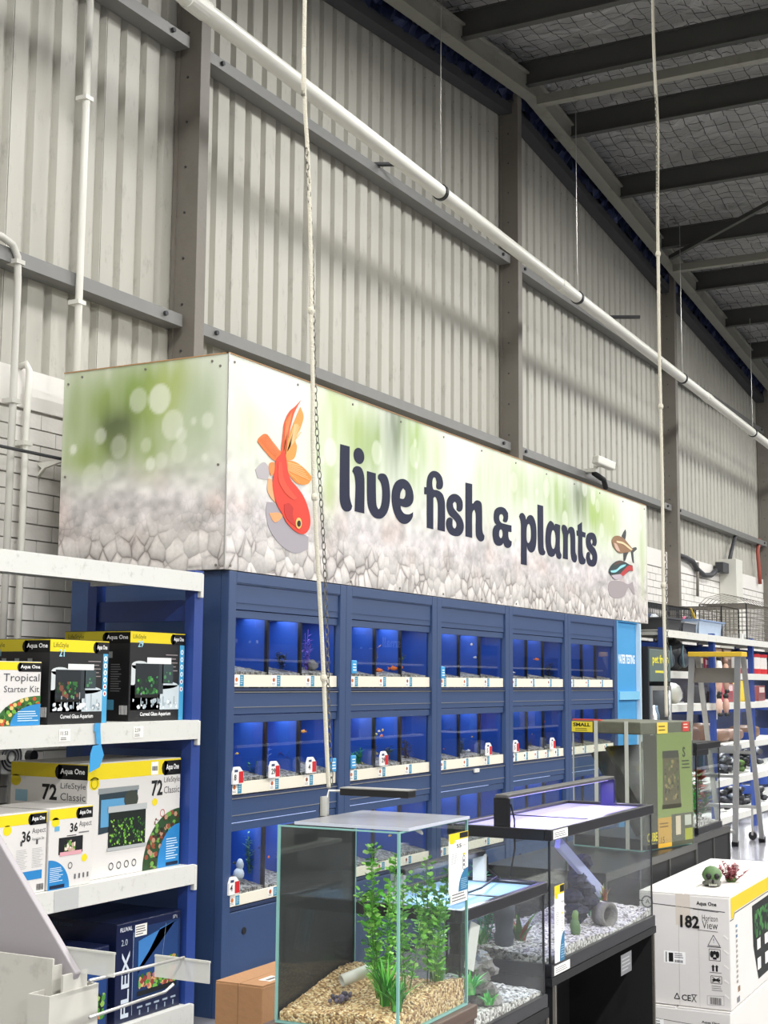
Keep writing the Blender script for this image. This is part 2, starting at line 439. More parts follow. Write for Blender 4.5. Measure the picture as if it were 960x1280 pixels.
# girts between the columns
edges = [(1.83, 6.88), (7.06, 12.08), (12.26, 17.28), (17.46, 22.46), (22.64, 30)]
n = 6
for gz in (3.87, 5.70):
    for (a, e) in edges:
        b = MB(); 
        prof = [(5.165, gz-.078), (5.29, gz-.078), (5.29, gz-.07), (5.175, gz-.07), (5.175, gz-.006), (5.29, gz-.006), (5.29, gz), (5.165, gz)]
        b.extr(prof, 'x', a, e)
        g = struct('trim_%d' % n, b, GIRT); n += 1
        b = MB()
        for k in (a+.18, e-.18): b.tube([(k, 5.147, gz-.035), (k, 5.165, gz-.035)], .016, 8)
        b.build('bolt_heads', DARKSTEEL, g, kind='stuff')
# raking edge beam on the wall top, and the crumpled foil tucked behind the rafter
apex = 12.3
for (a, e) in ((3, apex), (apex, 30)):
    b = MB()
    ang = lambda x, dz, y: (x, y, zr(x)+dz)
    for (y0, y1, d0, d1) in ((5.16, 5.29, -.20, -.10),):
        vs = [ang(a, d0, y0), ang(a, d0, y1), ang(a, d1, y1), ang(a, d1, y0), ang(e, d0, y0), ang(e, d0, y1), ang(e, d1, y1), ang(e, d1, y0)]
        b.add(vs, [(0, 1, 2, 3), (7, 6, 5, 4), (0, 4, 5, 1), (1, 5, 6, 2), (2, 6, 7, 3), (3, 7, 4, 0)])
    struct('trim_%d' % n, b, DARKSTEEL); n += 1
    b = MB()
    vs = [ang(a, -.02, 4.99), ang(a, -.02, 5.09), ang(a, .17, 5.09), ang(a, .17, 4.99), ang(e, -.02, 4.99), ang(e, -.02, 5.09), ang(e, .17, 5.09), ang(e, .17, 4.99)]
    b.add(vs, [(0, 1, 2, 3), (7, 6, 5, 4), (0, 4, 5, 1), (1, 5, 6, 2), (2, 6, 7, 3), (3, 7, 4, 0)])
    r_ = struct('trim_%d' % n, b, RAFT); n += 1
    b = MB()
    for dd in (-.03, .16): b.add([ang(a, dd, 4.96), ang(a, dd, 5.09), ang(a, dd+.02, 5.09), ang(a, dd+.02, 4.96), ang(e, dd, 4.96), ang(e, dd, 5.09), ang(e, dd+.02, 5.09), ang(e, dd+.02, 4.96)], [(0, 1, 2, 3), (7, 6, 5, 4), (0, 4, 5, 1), (1, 5, 6, 2), (2, 6, 7, 3), (3, 7, 4, 0)])
    b.build('flange', RAFT, r_)
FOILB = mat('blue_foil', '2b3558', .4, .4, var=.5, vscale=9)
b = MB(); rr = random.Random(3); xs = np.arange(3, 30, .07)
vs = []; k = 6
for x in xs:
    for j in range(k): vs.append((x, 5.15+rr.uniform(-.03, .04), zr(x)-.11+j*.085+rr.uniform(-.02, .02)))
b.add(vs, [(i*k+j, (i+1)*k+j, (i+1)*k+j+1, i*k+j+1) for i in range(len(xs)-1) for j in range(k-1)])
struct('trim_%d' % n, b, FOILB); n += 1

# roof: foil blanket on wire mesh above purlins
def foil_mat():
    m = bpy.data.materials.new('roof_foil'); m.use_nodes = True
    nt = m.node_tree; N = nt.nodes; L = nt.links; b = N['Principled BSDF']
    b.inputs['Metallic'].default_value = .6; b.inputs['Roughness'].default_value = .33
    tc = N.new('ShaderNodeTexCoord')
    br = N.new('ShaderNodeTexBrick'); br.offset = 0; br.inputs['Scale'].default_value = 1
    br.inputs['Brick Width'].default_value = .13; br.inputs['Row Height'].default_value = .13; br.inputs['Mortar Size'].default_value = .0045; br.inputs['Mortar Smooth'].default_value = .3
    br.inputs['Color1'].default_value = (.80, .79, .77, 1); br.inputs['Color2'].default_value = (.72, .71, .69, 1); br.inputs['Mortar'].default_value = (.07, .065, .06, 1)
    n2 = N.new('ShaderNodeTexNoise'); n2.inputs['Scale'].default_value = 1.3
    mx = N.new('ShaderNodeMixRGB'); mx.inputs[0].default_value = .06; L.new(tc.outputs['Object'], mx.inputs[1]); L.new(n2.outputs['Color'], mx.inputs[2])
    L.new(tc.outputs['Object'], n2.inputs['Vector']); L.new(mx.outputs[0], br.inputs['Vector']); L.new(br.outputs['Color'], b.inputs['Base Color'])
    no = N.new('ShaderNodeTexNoise'); no.inputs['Scale'].default_value = 3.2; no.inputs['Detail'].default_value = 9; no.inputs['Roughness'].default_value = .66; no.inputs['Distortion'].default_value = 1.2
    mp = N.new('ShaderNodeMapping'); mp.inputs['Scale'].default_value = (2.2, 1, 1); L.new(tc.outputs['Object'], mp.inputs[0]); L.new(mp.outputs[0], no.inputs['Vector'])
    bp = N.new('ShaderNodeBump'); bp.inputs['Strength'].default_value = 1; bp.inputs['Distance'].default_value = .22; L.new(no.outputs['Fac'], bp.inputs['Height']); L.new(bp.outputs[0], b.inputs['Normal'])
    return m
FOIL = foil_mat()
roof = empty('ceiling', (0, 0, 0), kind='structure')
PX = [3.0, 4.6, 6.1, 7.6, 9.1, 10.62, 12.1, 13.32, 14.9, 16.47, 18.0, 19.5, 21.0, 22.5, 24.0, 25.5, 27, 28.5, 30]
PXa = [-5.9, -4.4, -2.9, -1.4, .1, 1.5]+PX
rr = random.Random(8)
for a, e in zip(PXa, PXa[1:]+[31.2]):
    b = MB(); nx, ny = 16, 230
    vs = []
    for j in range(ny+1):
        for i in range(nx+1):
            u = i/nx; xx = a+(e-a)*u; yy = -14+19.5*j/ny
            sag = .05*math.sin(math.pi*u)
            
            wr = mnoise.noise(Vector((xx*2.2, yy*1.6, 0)))*.06+abs(mnoise.noise(Vector((xx*5+yy*2.5, yy*5-xx*2, 3))))*.09+mnoise.noise(Vector((xx*13, yy*9, 7)))*.02
            vs.append((xx, yy, zr(xx)+.36-sag+wr*(0 < i < nx)))
    b.add(vs, [(j*(nx+1)+i, (j+1)*(nx+1)+i, (j+1)*(nx+1)+i+1, j*(nx+1)+i+1) for j in range(ny) for i in range(nx)])
    b.build('insulation_blanket', FOIL, roof, smooth=True)
MB().add([(-6, -14, zr(-6)+.45), (12.3, -14, 7.82), (31.2, -14, zr(31.2)+.45), (-6, 5.6, zr(-6)+.45), (12.3, 5.6, 7.82), (31.2, 5.6, zr(31.2)+.45)], [(0, 1, 4, 3), (1, 2, 5, 4)]).build('roof_sheeting', DARKSTEEL, roof)
for px in PXa:
    b = MB(); z = zr(px)+.04
    prof = [(px-.035, z+.012), (px-.035, z), (px+.045, z), (px+.045, z+.012), (px+.006, z+.012), (px+.006, z+.23), (px+.045, z+.23), (px+.045, z+.245), (px-.035, z+.245), (px-.035, z+.235), (px-.006, z+.235), (px-.006, z+.012)]
    b.extr(prof, 'y', -14, 5.2); b.build('purlin', PURL, roof)
b = MB().obox((12.3, 4.95, 7.30), (12.3, -14, 7.30), (0, 0, 1), .09, .10); b.build('ridge_beam', RAFT, roof)
q0 = P(838, 322, y=4.95); q1 = P(975, 247, z=q0[2])
MB().obox(q0, (q1[0], q1[1], q0[2]), (0, 0, 1), .05, .05).build('roof_brace', PURL, roof)
q0 = P(842, 336, y=4.95); MB().obox(q0, (q0[0], -8, q0[2]), (0, 0, 1), .09, .09).build('roof_strut', RAFT, roof)

# ================================================================ PIPE, WIRES, ROPES
pa, pb = P(228, -8, y=4.6), P(975, 567, y=4.6)
pd = Vector((pb[0]-pa[0], 0, pb[2]-pa[2])); 
def along(px_x): t = (px_x-pa[0])/pd.x; return (px_x, 4.6, pa[2]+pd.z*t)
pipe = MB().tube([along(2.0), along(7.0), along(13), along(21), along(30)], .055, 20).build('overhead_pipe', PVC, smooth=True, label='long white round pipe hung by wires along the corrugated wall', cat='pipe')
for xx in (6.18, 12.0, 17.0): MB().tube([along(xx-.09), along(xx-.088), along(xx+.088), along(xx+.09)], [.055, .061, .061, .055], 20).build('pipe_socket', PVC, pipe)
q = P(262, 10, y=4.6)
MB().tube([along(q[0]), (q[0]-.02, 4.6, q[2]+.3), (q[0]-.02, 4.6, q[2]+.9)], .04, 14).build('pipe_branch', PVC, pipe, smooth=True)
for (px, py, top) in ((551, 244, (546, -60)), (722, 378, (721, 78)), (853, 472, (848, 245)), (941, 545, (934, 362))):
    q = P(px, py, y=4.6); c = along(q[0])
    w_ = empty('hanging_wire', c, label={551: 'first thin wire holding the white pipe, nearest the camera', 722: 'thin wire holding the white pipe just right of the middle column', 853: 'thin wire holding the pipe beside the right-hand rope', 941: 'farthest thin wire holding the white pipe near the right edge'}[px], cat='wire', group='wires holding the pipe')
    h = zr(c[0])+.06-c[2]
    MB().tube([(0, 0, .055), (-.01, 0, h*.4), (0, 0, h)], .004, 6).build('wire', METAL, w_)
    MB().tube([(-.02, 0, .0), (-.019, 0, 0), (.019, 0, 0), (.02, 0, 0)], [.057, .064, .064, .057], 20).build('pipe_clip', BLACK, w_)

def strand(name, pts, r, label, chain_from, chain_to, yy):
    e = empty(name, (0, 0, 0), label=label, cat='rope', group='ropes hanging from the roof')
    pp = [Vector(P(a, b, y=yy)) for a, b in pts]
    top = pp[0].copy(); top.z = zr(top.x)+.2; 
    pp = [top]+pp
    e.location = pp[-1]
    pp = [p-pp[-1] for p in pp]
    # smooth
    sm = []
    for i in range(len(pp)-1):
        p0 = pp[max(i-1, 0)]; p1 = pp[i]; p2 = pp[i+1]; p3 = pp[min(i+2, len(pp)-1)]
        for t in [k_/8 for k_ in range(8)]:
            sm.append(.5*((2*p1)+(p2-p0)*t+(2*p0-5*p1+4*p2-p3)*t*t+(3*p1-p0-3*p2+p3)*t**3))
    sm.append(pp[-1])
    MB().tube(sm, r, 8).build('rope', ROPE, e, smooth=True)
    for t in (.42, .62, .83):
        c = sm[int(len(sm)*t)]; MB().blob(c.x, c.y, c.z, r*1.7, r*1.7, r*2.2, seg=8).build('knot', ROPE, e, smooth=True)
    # chain hanging beside the rope
    ca = Vector(P(*chain_from, y=yy))-e.location; cb = Vector(P(*chain_to, y=yy))-e.location
    link = None; L = (cb-ca).length; step = .019; k = 0
    d = (cb-ca).normalized()
    kk = int(L/step)
    b = MB()
    for i in range(kk):
        c = ca+(cb-ca)*(i/kk)+Vector((math.sin(i*.13)*.006, 0, 0))
        u = Vector((1, 0, 0)) if i % 2 else Vector((0, 1, 0))
        ring = [c+d*(math.cos(a)*.012)+u*(math.sin(a)*.0055) for a in [k_*math.pi/4 for k_ in range(9)]]
        b.tube(ring, .0015, 4, caps=False)
    b.build('chain', CHAIN, e, kind='stuff')
    return e
strand('hanging_rope', [(381, 0), (380, 60), (381, 130), (385, 200), (388, 300), (389, 400), (391, 480), (391, 560), (394, 640), (397, 700), (402, 790), (406, 880), (409, 950), (411, 985)], .0058,
       'white rope with chain hanging in front of the goldfish on the sign', (383, 190), (416, 985), 1.93)
strand('hanging_rope', [(816, 0), (818, 80), (822, 160), (822, 260), (823, 350), (824, 430), (826, 520), (828, 620), (829, 720), (831, 810), (833, 896)], .0095,
       'white rope with chain hanging at the right end of the sign', (819, 120), (836, 896), 2.3)

# conduits on the wall at the left
def conduit(name, pts, r, label, m=PVC, clips=()):
    e = MB().tube(pts, r, 12).build(name, m, smooth=True, label=label, cat='pipe')
    for z in clips:
        i = min(range(len(pts)-1), key=lambda k: abs((pts[k][2]+pts[k+1][2])/2-z)); t = (z-pts[i][2])/(pts[i+1][2]-pts[i][2])
        x = pts[i][0]+(pts[i+1][0]-pts[i][0])*t
        MB().box(x-.032, x+.032, pts[i][1]-r-.004, pts[i][1]+r+.03, z-.012, z+.012).build('saddle_clip', m, e)
    return e
conduit('wall_pipe', [(5.89, 5.145, 2.2), (5.89, 5.145, 4.0), (5.905, 5.145, 7.5)], .022, 'white vertical pipe running down behind the left end of the sign', clips=(3.7, 4.9))
conduit('wall_pipe', [(4.2, 5.15, 3.94), (5.28, 5.15, 3.905), (5.36, 5.15, 3.885), (5.40, 5.15, 3.83), (5.41, 5.15, 3.7), (5.41, 5.15, 3.0), (5.40, 5.15, .2)], .02, 'grey-white bent conduit at the left edge, crossing below the girt', mat('conduit_paint', 'bdbbb4', .5), clips=(3.8, 3.05, 1.2))
conduit('wall_pipe', [(5.545, 5.24, 3.27), (5.55, 5.20, 3.285), (5.565, 5.19, 3.25), (5.56, 5.19, 3.0), (5.55, 5.19, .2)], .019, 'short white conduit ending at the top of the brick wall', clips=(2.85, 1.3))
conduit('wall_pipe', [(6.17, 5.19, .2), (6.17, 5.19, 2.3)], .022, 'white conduit on the brick wall behind the left shelf boxes')
bp = Vector(P(0, 560, y=5.05))
cr = MB().tube([(4.2, 5.05, 2.775), (5.75, 5.05, 2.775)], .009, 8).build('wall_rail', DARKSTEEL, label='thin dark rail running to a bracket beside the sign', cat='rail')
MB().extr([(5.05, 2.775), (5.25, 2.775), (5.25, 2.765), (5.22, 2.74), (5.25, 2.70), (5.25, 2.69), (5.20, 2.74)], 'x', 5.72, 5.74).build('bracket', PVC, cr)

# ================================================================ THE BIG SIGN BOX
SX0, SX1, SY, SZ0, SZ1 = 5.62, 12.32, 3.926, 2.142, 3.222
SYB = 4.99
sign = empty('sign_box', (SX0, SY, SZ0), label='big box sign with pebbles, goldfish and the words live fish & plants', cat='sign')
def vnoise(u, v, s, seed):
    g = np.random.RandomState(seed).rand(256, 256); u = u*s; v = v*s
    i = np.floor(u).astype(int); j = np.floor(v).astype(int); a = u-i; b = v-j; a = a*a*(3-2*a); b = b*b*(3-2*b)
    G = lambda p, q: g[p % 256, q % 256]
    return (G(i, j)*(1-a)+G(i+1, j)*a)*(1-b)+(G(i, j+1)*(1-a)+G(i+1, j+1)*a)*b
def artwork(W, Hh, blobs, seed, nx, ny, bk):
    U, V = np.meshgrid((np.arange(nx)+.5)/nx*W, (np.arange(ny)+.5)/ny*Hh)
    t = V/Hh
    top = np.array(lin('e4e9da')); mid = np.array(lin('d8d2d2')); bot = np.array(lin('c9c2bf'))
    k = np.clip((t-.33)/.28+.35*(vnoise(U, V, 5, seed)-.5), 0, 1)[..., None]
    k2 = np.clip((t-.1)/.25, 0, 1)[..., None]
    col = (bot*(1-k2)+mid*k2)*(1-k)+top*k
    # blurred pebble mottling of the middle ground
    n1 = vnoise(U*1.3, V*1.6, 11, seed+1); n2 = vnoise(U*1.2, V*1.3, 24, seed+2)
    mot = ((n1*.6+n2*.4)-.5)[..., None]*(1-k)
    col = col*(1+mot*1.05)
    warm = np.clip(vnoise(U, V, 6, seed+5)-.62, 0, 1)[..., None]*(1-k)
    col = col*(1-warm*np.array([.05, .35, .5]))
    for (cu, cv, ru, rv, c, a) in blobs:
        g = np.exp(-(((U-cu)/ru)**2+((V-cv)/rv)**2))
        st = .25+.9*vnoise(U*2.6, V*.5, 5, seed+7)+.6*vnoise(U*6, V*.9, 5, seed+8)
        g = np.clip(g*a*st, 0, 1)[..., None]
        col = col*(1-g)+np.array(lin(c))*g
    rs = np.random.RandomState(seed)
    for _ in range(bk):      # out-of-focus highlights
        cu, cv = rs.rand()*W, Hh*(.42+.55*rs.rand()); r = .02+.055*rs.rand()
        d = np.sqrt((U-cu)**2+((V-cv)/1.15)**2); g = (np.clip((r-d)/.012, 0, 1)*(.25+.45*rs.rand()))[..., None]
        col = col*(1-g)+np.array(lin('eef2e2'))*g
    return np.clip(col*.9, 0, 1)
def pebble_mat():
    m = bpy.data.materials.new('sign_artwork'); m.use_nodes = True
    nt = m.node_tree; N = nt.nodes; L = nt.links; b = N['Principled BSDF']; b.inputs['Roughness'].default_value = .38
    at = N.new('ShaderNodeAttribute'); at.attribute_name = 'Art'
    tc = N.new('ShaderNodeTexCoord'); mp = N.new('ShaderNodeMapping'); mp.inputs['Scale'].default_value = (1.25, 1.25, 1); L.new(tc.outputs['Object'], mp.inputs[0])
    nz = N.new('ShaderNodeTexNoise'); nz.inputs['Scale'].default_value = 7; mxv = N.new('ShaderNodeMixRGB'); mxv.inputs[0].default_value = .03
    L.new(mp.outputs[0], mxv.inputs[1]); L.new(nz.outputs['Color'], mxv.inputs[2]); L.new(mp.outputs[0], nz.inputs['Vector'])
    cur = at.outputs['Color']
    sep = N.new('ShaderNodeSeparateXYZ'); L.new(tc.outputs['Object'], sep.inputs[0])
    for sc_, z0, z1, st in ((24, .20, .42, .28), (10.5, .13, .27, .95)):
        v = N.new('ShaderNodeTexVoronoi'); v.feature = 'DISTANCE_TO_EDGE'; v.inputs['Scale'].default_value = sc_; L.new(mxv.outputs[0], v.inputs['Vector'])
        v2 = N.new('ShaderNodeTexVoronoi'); v2.inputs['Scale'].default_value = sc_; L.new(mxv.outputs[0], v2.inputs['Vector'])
        cr = N.new('ShaderNodeValToRGB'); L.new(v.outputs['Distance'], cr.inputs[0]); e = cr.color_ramp.elements
        e[0].position = 0; e[0].color = (*lin('6f6864'), 1); e[1].position = .34; e[1].color = (*lin('e8e3de'), 1)
        k = e.new(.03); k.color = (*lin('aaa29e'), 1); k = e.new(.09); k.color = (*lin('d2cbc6'), 1); k = e.new(.18); k.color = (*lin('dfd9d4'), 1)
        hs = N.new('ShaderNodeSeparateColor'); L.new(v2.outputs['Color'], hs.inputs[0])
        mr = N.new('ShaderNodeMapRange'); mr.inputs['To Min'].default_value = .84; mr.inputs['To Max'].default_value = 1.06; L.new(hs.outputs[0], mr.inputs['Value'])
        fn = N.new('ShaderNodeTexNoise'); fn.inputs['Scale'].default_value = 45; fn.inputs['Detail'].default_value = 5; L.new(tc.outputs['Object'], fn.inputs['Vector'])
        mf = N.new('ShaderNodeMapRange'); mf.inputs['To Min'].default_value = .75; mf.inputs['To Max'].default_value = 1.25; L.new(fn.outputs['Fac'], mf.inputs['Value'])
        gn = N.new('ShaderNodeTexNoise'); gn.inputs['Scale'].default_value = 5; L.new(tc.outputs['Object'], gn.inputs['Vector'])
        gm = N.new('ShaderNodeMapRange'); gm.inputs['From Min'].default_value = .42; gm.inputs['From Max'].default_value = .6; gm.inputs['To Max'].default_value = .8; L.new(gn.outputs['Fac'], gm.inputs['Value'])
        gx = N.new('ShaderNodeMix'); gx.data_type = 'RGBA'; L.new(gm.outputs[0], gx.inputs['Factor']); L.new(cr.outputs[0], gx.inputs['A']); gx.inputs['B'].default_value = (*lin('e2ddd8'), 1)
        m1 = N.new('ShaderNodeVectorMath'); m1.operation = 'MULTIPLY'; L.new(gx.outputs['Result'], m1.inputs[0]); L.new(mr.outputs[0], m1.inputs[1])
        m2 = N.new('ShaderNodeVectorMath'); m2.operation = 'MULTIPLY'; L.new(m1.outputs[0], m2.inputs[0]); L.new(mf.outputs[0], m2.inputs[1])
        # printed roundness of each pebble: paler crown, greyer foot
        df = N.new('ShaderNodeVectorMath'); df.operation = 'SUBTRACT'; L.new(mxv.outputs[0], df.inputs[0]); L.new(v2.outputs['Position'], df.inputs[1])
        sz = N.new('ShaderNodeSeparateXYZ'); L.new(df.outputs[0], sz.inputs[0])
        mz = N.new('ShaderNodeMapRange'); mz.inputs['From Min'].default_value = -.6/sc_; mz.inputs['From Max'].default_value = .5/sc_; mz.inputs['To Min'].default_value = .62; mz.inputs['To Max'].default_value = 1.16; L.new(sz.outputs['Z'], mz.inputs['Value'])
        m3 = N.new('ShaderNodeVectorMath'); m3.operation = 'MULTIPLY'; L.new(m2.outputs[0], m3.inputs[0]); L.new(mz.outputs[0], m3.inputs[1]); m2 = m3
        # pebbles give way to the blurred ground with an uneven edge, cell by cell
        ad = N.new('ShaderNodeMath'); ad.operation = 'MULTIPLY_ADD'; L.new(hs.outputs[1], ad.inputs[0]); ad.inputs[1].default_value = -.08 if sc_ < 12 else -.16; L.new(sep.outputs['Z'], ad.inputs[2])
        fz = N.new('ShaderNodeMapRange'); fz.inputs['From Min'].default_value = z0-.04; fz.inputs['From Max'].default_value = z1-.06; fz.inputs['To Min'].default_value = st; fz.inputs['To Max'].default_value = 0
        L.new(ad.outputs[0], fz.inputs['Value'])
        mx = N.new('ShaderNodeMix'); mx.data_type = 'RGBA'; L.new(fz.outputs[0], mx.inputs['Factor']); L.new(cur, mx.inputs['A']); L.new(m2.outputs[0], mx.inputs['B']); cur = mx.outputs['Result']
    L.new(cur, b.inputs['Base Color'])
    return m
ART = pebble_mat()
def artpanel(name, W, Hh, nx, ny, fn, blobs, seed, bk):
    col = artwork(W, Hh, blobs, seed, nx+1, ny+1, bk)
    vs = [fn(W*i/nx, Hh*j/ny) for j in range(ny+1) for i in range(nx+1)]
    fs = [(j*(nx+1)+i, j*(nx+1)+i+1, (j+1)*(nx+1)+i+1, (j+1)*(nx+1)+i) for j in range(ny) for i in range(nx)]
    me = bpy.data.meshes.new(name); me.from_pydata(vs, [], fs); me.materials.append(ART)
    at = me.attributes.new('Art', 'FLOAT_COLOR', 'POINT'); a = np.ones((len(vs), 4), dtype=np.float32); a[:, :3] = col.reshape(-1, 3); at.data.foreach_set('color', a.ravel())
    o = bpy.data.objects.new(name, me); C.objects.link(o); o.parent = sign
    return o
W, D, Hh = SX1-SX0, SYB-SY, SZ1-SZ0
def fb(px, py, r, rz, c, a):
    q = P(px, py, y=SY); return (q[0]-SX0, q[2]-SZ0, r, rz, c, a)
G1, G2, G3, G4 = 'a9bf6a', '7d9a4c', 'c9d7a4', '66725a'
fblobs = [fb(310, 520, .22, .25, G3, .5), fb(415, 520, .2, .3, 'bccf86', .9), fb(408, 600, .12, .2, 'b5cc7a', .7), fb(445, 540, .15, .2, G1, .8), fb(470, 560, .2, .22, '95b05c', .9), fb(495, 545, .17, .22, G4, 1.1),
          fb(520, 560, .2, .25, '9bb95f', .9), fb(545, 560, .14, .25, G3, .7), fb(585, 570, .2, .2, 'eef2ea', .9), fb(610, 600, .25, .25, 'c9d6ac', .8), fb(645, 600, .2, .2, 'b9cb8f', .8), fb(625, 570, .2, .1, 'cfdab6', .6),
          fb(690, 620, .4, .2, 'a9c27a', .9), fb(726, 625, .22, .17, G4, 1.15), fb(745, 640, .3, .2, 'a4c063', .9), fb(765, 650, .25, .2, 'c0d28e', .8), fb(706, 650, .2, .2, '93b060', .7), fb(803, 700, .1, .5, 'c8d5a6', .7), fb(785, 650, .25, .15, 'e9ece6', .6),
          fb(345, 490, .3, .12, 'f4f5f4', .8), fb(560, 530, .3, .1, 'eef0ea', .6)]
artpanel('front_panel', W, Hh, 460, 90, lambda u, v: (u, 0, v), fblobs, 21, 46)
def eb(px, py, r, rz, c, a):
    q = P(px, py, x=SX0); return (D-(q[1]-SY), q[2]-SZ0, r, rz, c, a)
eblobs = [eb(130, 510, .22, .22, '93a85e', 1.0), eb(180, 500, .2, .22, '8ba356', 1.0), eb(145, 545, .13, .13, '55603c', 1.2), eb(215, 490, .14, .2, 'aebd6c', .9), eb(95, 520, .1, .25, 'a9b888', .8), eb(190, 560, .2, .12, '9fb071', .7), eb(250, 520, .15, .25, 'b9c6a6', .8), eb(100, 575, .14, .08, 'a8ba72', .7), eb(115, 565, .1, .1, '8fa455', .7)]
artpanel('end_panel', D, Hh, 80, 90, lambda u, v: (0, D-u, v), eblobs, 33, 16)
MB().box(.002, W-.0, .002, D, .0, Hh).build('box_core', mat('board_core', 'b9b3a6', .7), sign)
PLY = mat('plywood_edge', 'a9845c', .7)
MB().box(-.004, W, -.004, .012, Hh, Hh+.006).box(-.004, .012, 0, D, Hh, Hh+.006).build('top_edge', PLY, sign)
MB().box(-.006, .001, -.006, .001, 0, Hh).build('corner_trim', METAL, sign)
MB().box(W-.001, W+.006, -.004, .02, 0, Hh).build('end_trim', PVC, sign)
b = MB()
for i in range(12):
    for v in (.02, Hh-.035): b.tube([(.05+i*(W-.1)/11, -.004, v), (.05+i*(W-.1)/11, .001, v)], .007, 8)
for i in range(3):
    for v in (.02+i*.5,): b.tube([(-.004, .05, v), (.001, .05, v)], .007, 8); b.tube([(-.004, D-.03, v), (.001, D-.03, v)], .007, 8)
    b.tube([(-.004, .1+i*.42, Hh-.03), (.001, .1+i*.42, Hh-.03)], .007, 8)
b.build('screw_heads', STEEL, sign, kind='stuff')

# lettering and printed fish, traced outlines filled as flat vinyl on the face
def outline(contours, ox, oy, s, depth=.0, name='letter', colr='2c3350', lay=1, parent=sign, smooth=True, mt=None):
    cu = bpy.data.curves.new('t', 'CURVE'); cu.dimensions = '2D'; cu.fill_mode = 'BOTH'; cu.extrude = .0006; cu.resolution_u = 4
    for pts in contours:
        pp = []
        for (a, b_) in pts:
            q = P(ox+a/s, oy+b_/s, y=SY); pp.append((q[0]-SX0, q[2]-SZ0))
        n_ = len(pp); out = []
        for i in range(n_):
            p0, p1, p2, p3 = [Vector(pp[(i+k) % n_]) for k in (-1, 0, 1, 2)]
            # keep sharp corners sharp
            d1 = (p1-p0).normalized(); d2 = (p2-p1).normalized(); d3 = (p3-p2).normalized()
            c1 = d1.dot(d2) < .45; c2 = d2.dot(d3) < .45
            L_ = (p2-p1).length
            t1 = Vector((0, 0)) if c1 else (p2-p0)/((p2-p0).length+1e-9)*L_
            t2 = Vector((0, 0)) if c2 else (p3-p1)/((p3-p1).length+1e-9)*L_
            if c1: t1 = (p2-p1)*.9
            if c2: t2 = (p2-p1)*.9
            ks = 5 if smooth else 1
            for t in [k_/ks for k_ in range(ks)]:
                h = (2*t**3-3*t*t+1)*p1+(t**3-2*t*t+t)*t1+(-2*t**3+3*t*t)*p2+(t**3-t*t)*t2
                out.append((h.x, h.y))
        sp = cu.splines.new('POLY'); sp.points.add(len(out)-1); sp.use_cyclic_u = True
        for i, (a, b_) in enumerate(out): sp.points[i].co = (a, b_, 0, 1)
    ob = bpy.data.objects.new('t', cu); C.objects.link(ob)
    dg = bpy.context.evaluated_depsgraph_get()
    me = bpy.data.meshes.new_from_object(ob.evaluated_get(dg)); bpy.data.objects.remove(ob)
    for v in me.vertices: x_, y_, z_ = v.co; v.co = (x_, -.0015*lay-z_, y_)
    me.materials.clear(); me.materials.append(mt or mat('vinyl_'+colr, colr, .4))
    o = bpy.data.objects.new(name, me); C.objects.link(o); o.parent = parent
    return o
INK = mat('sign_ink', '1c213a', .6, spec=.2)
A_ = (415, 545, 8.727); B_ = (520, 575, 7.385); C_ = (640, 620, 8.0)
ell = lambda cx, cy, rx, ry, n=14, tilt=0: [(cx+rx*math.cos(t)+tilt*math.sin(t)*rx, cy+ry*math.sin(t)) for t in np.linspace(0, 2*math.pi, n, endpoint=False)]
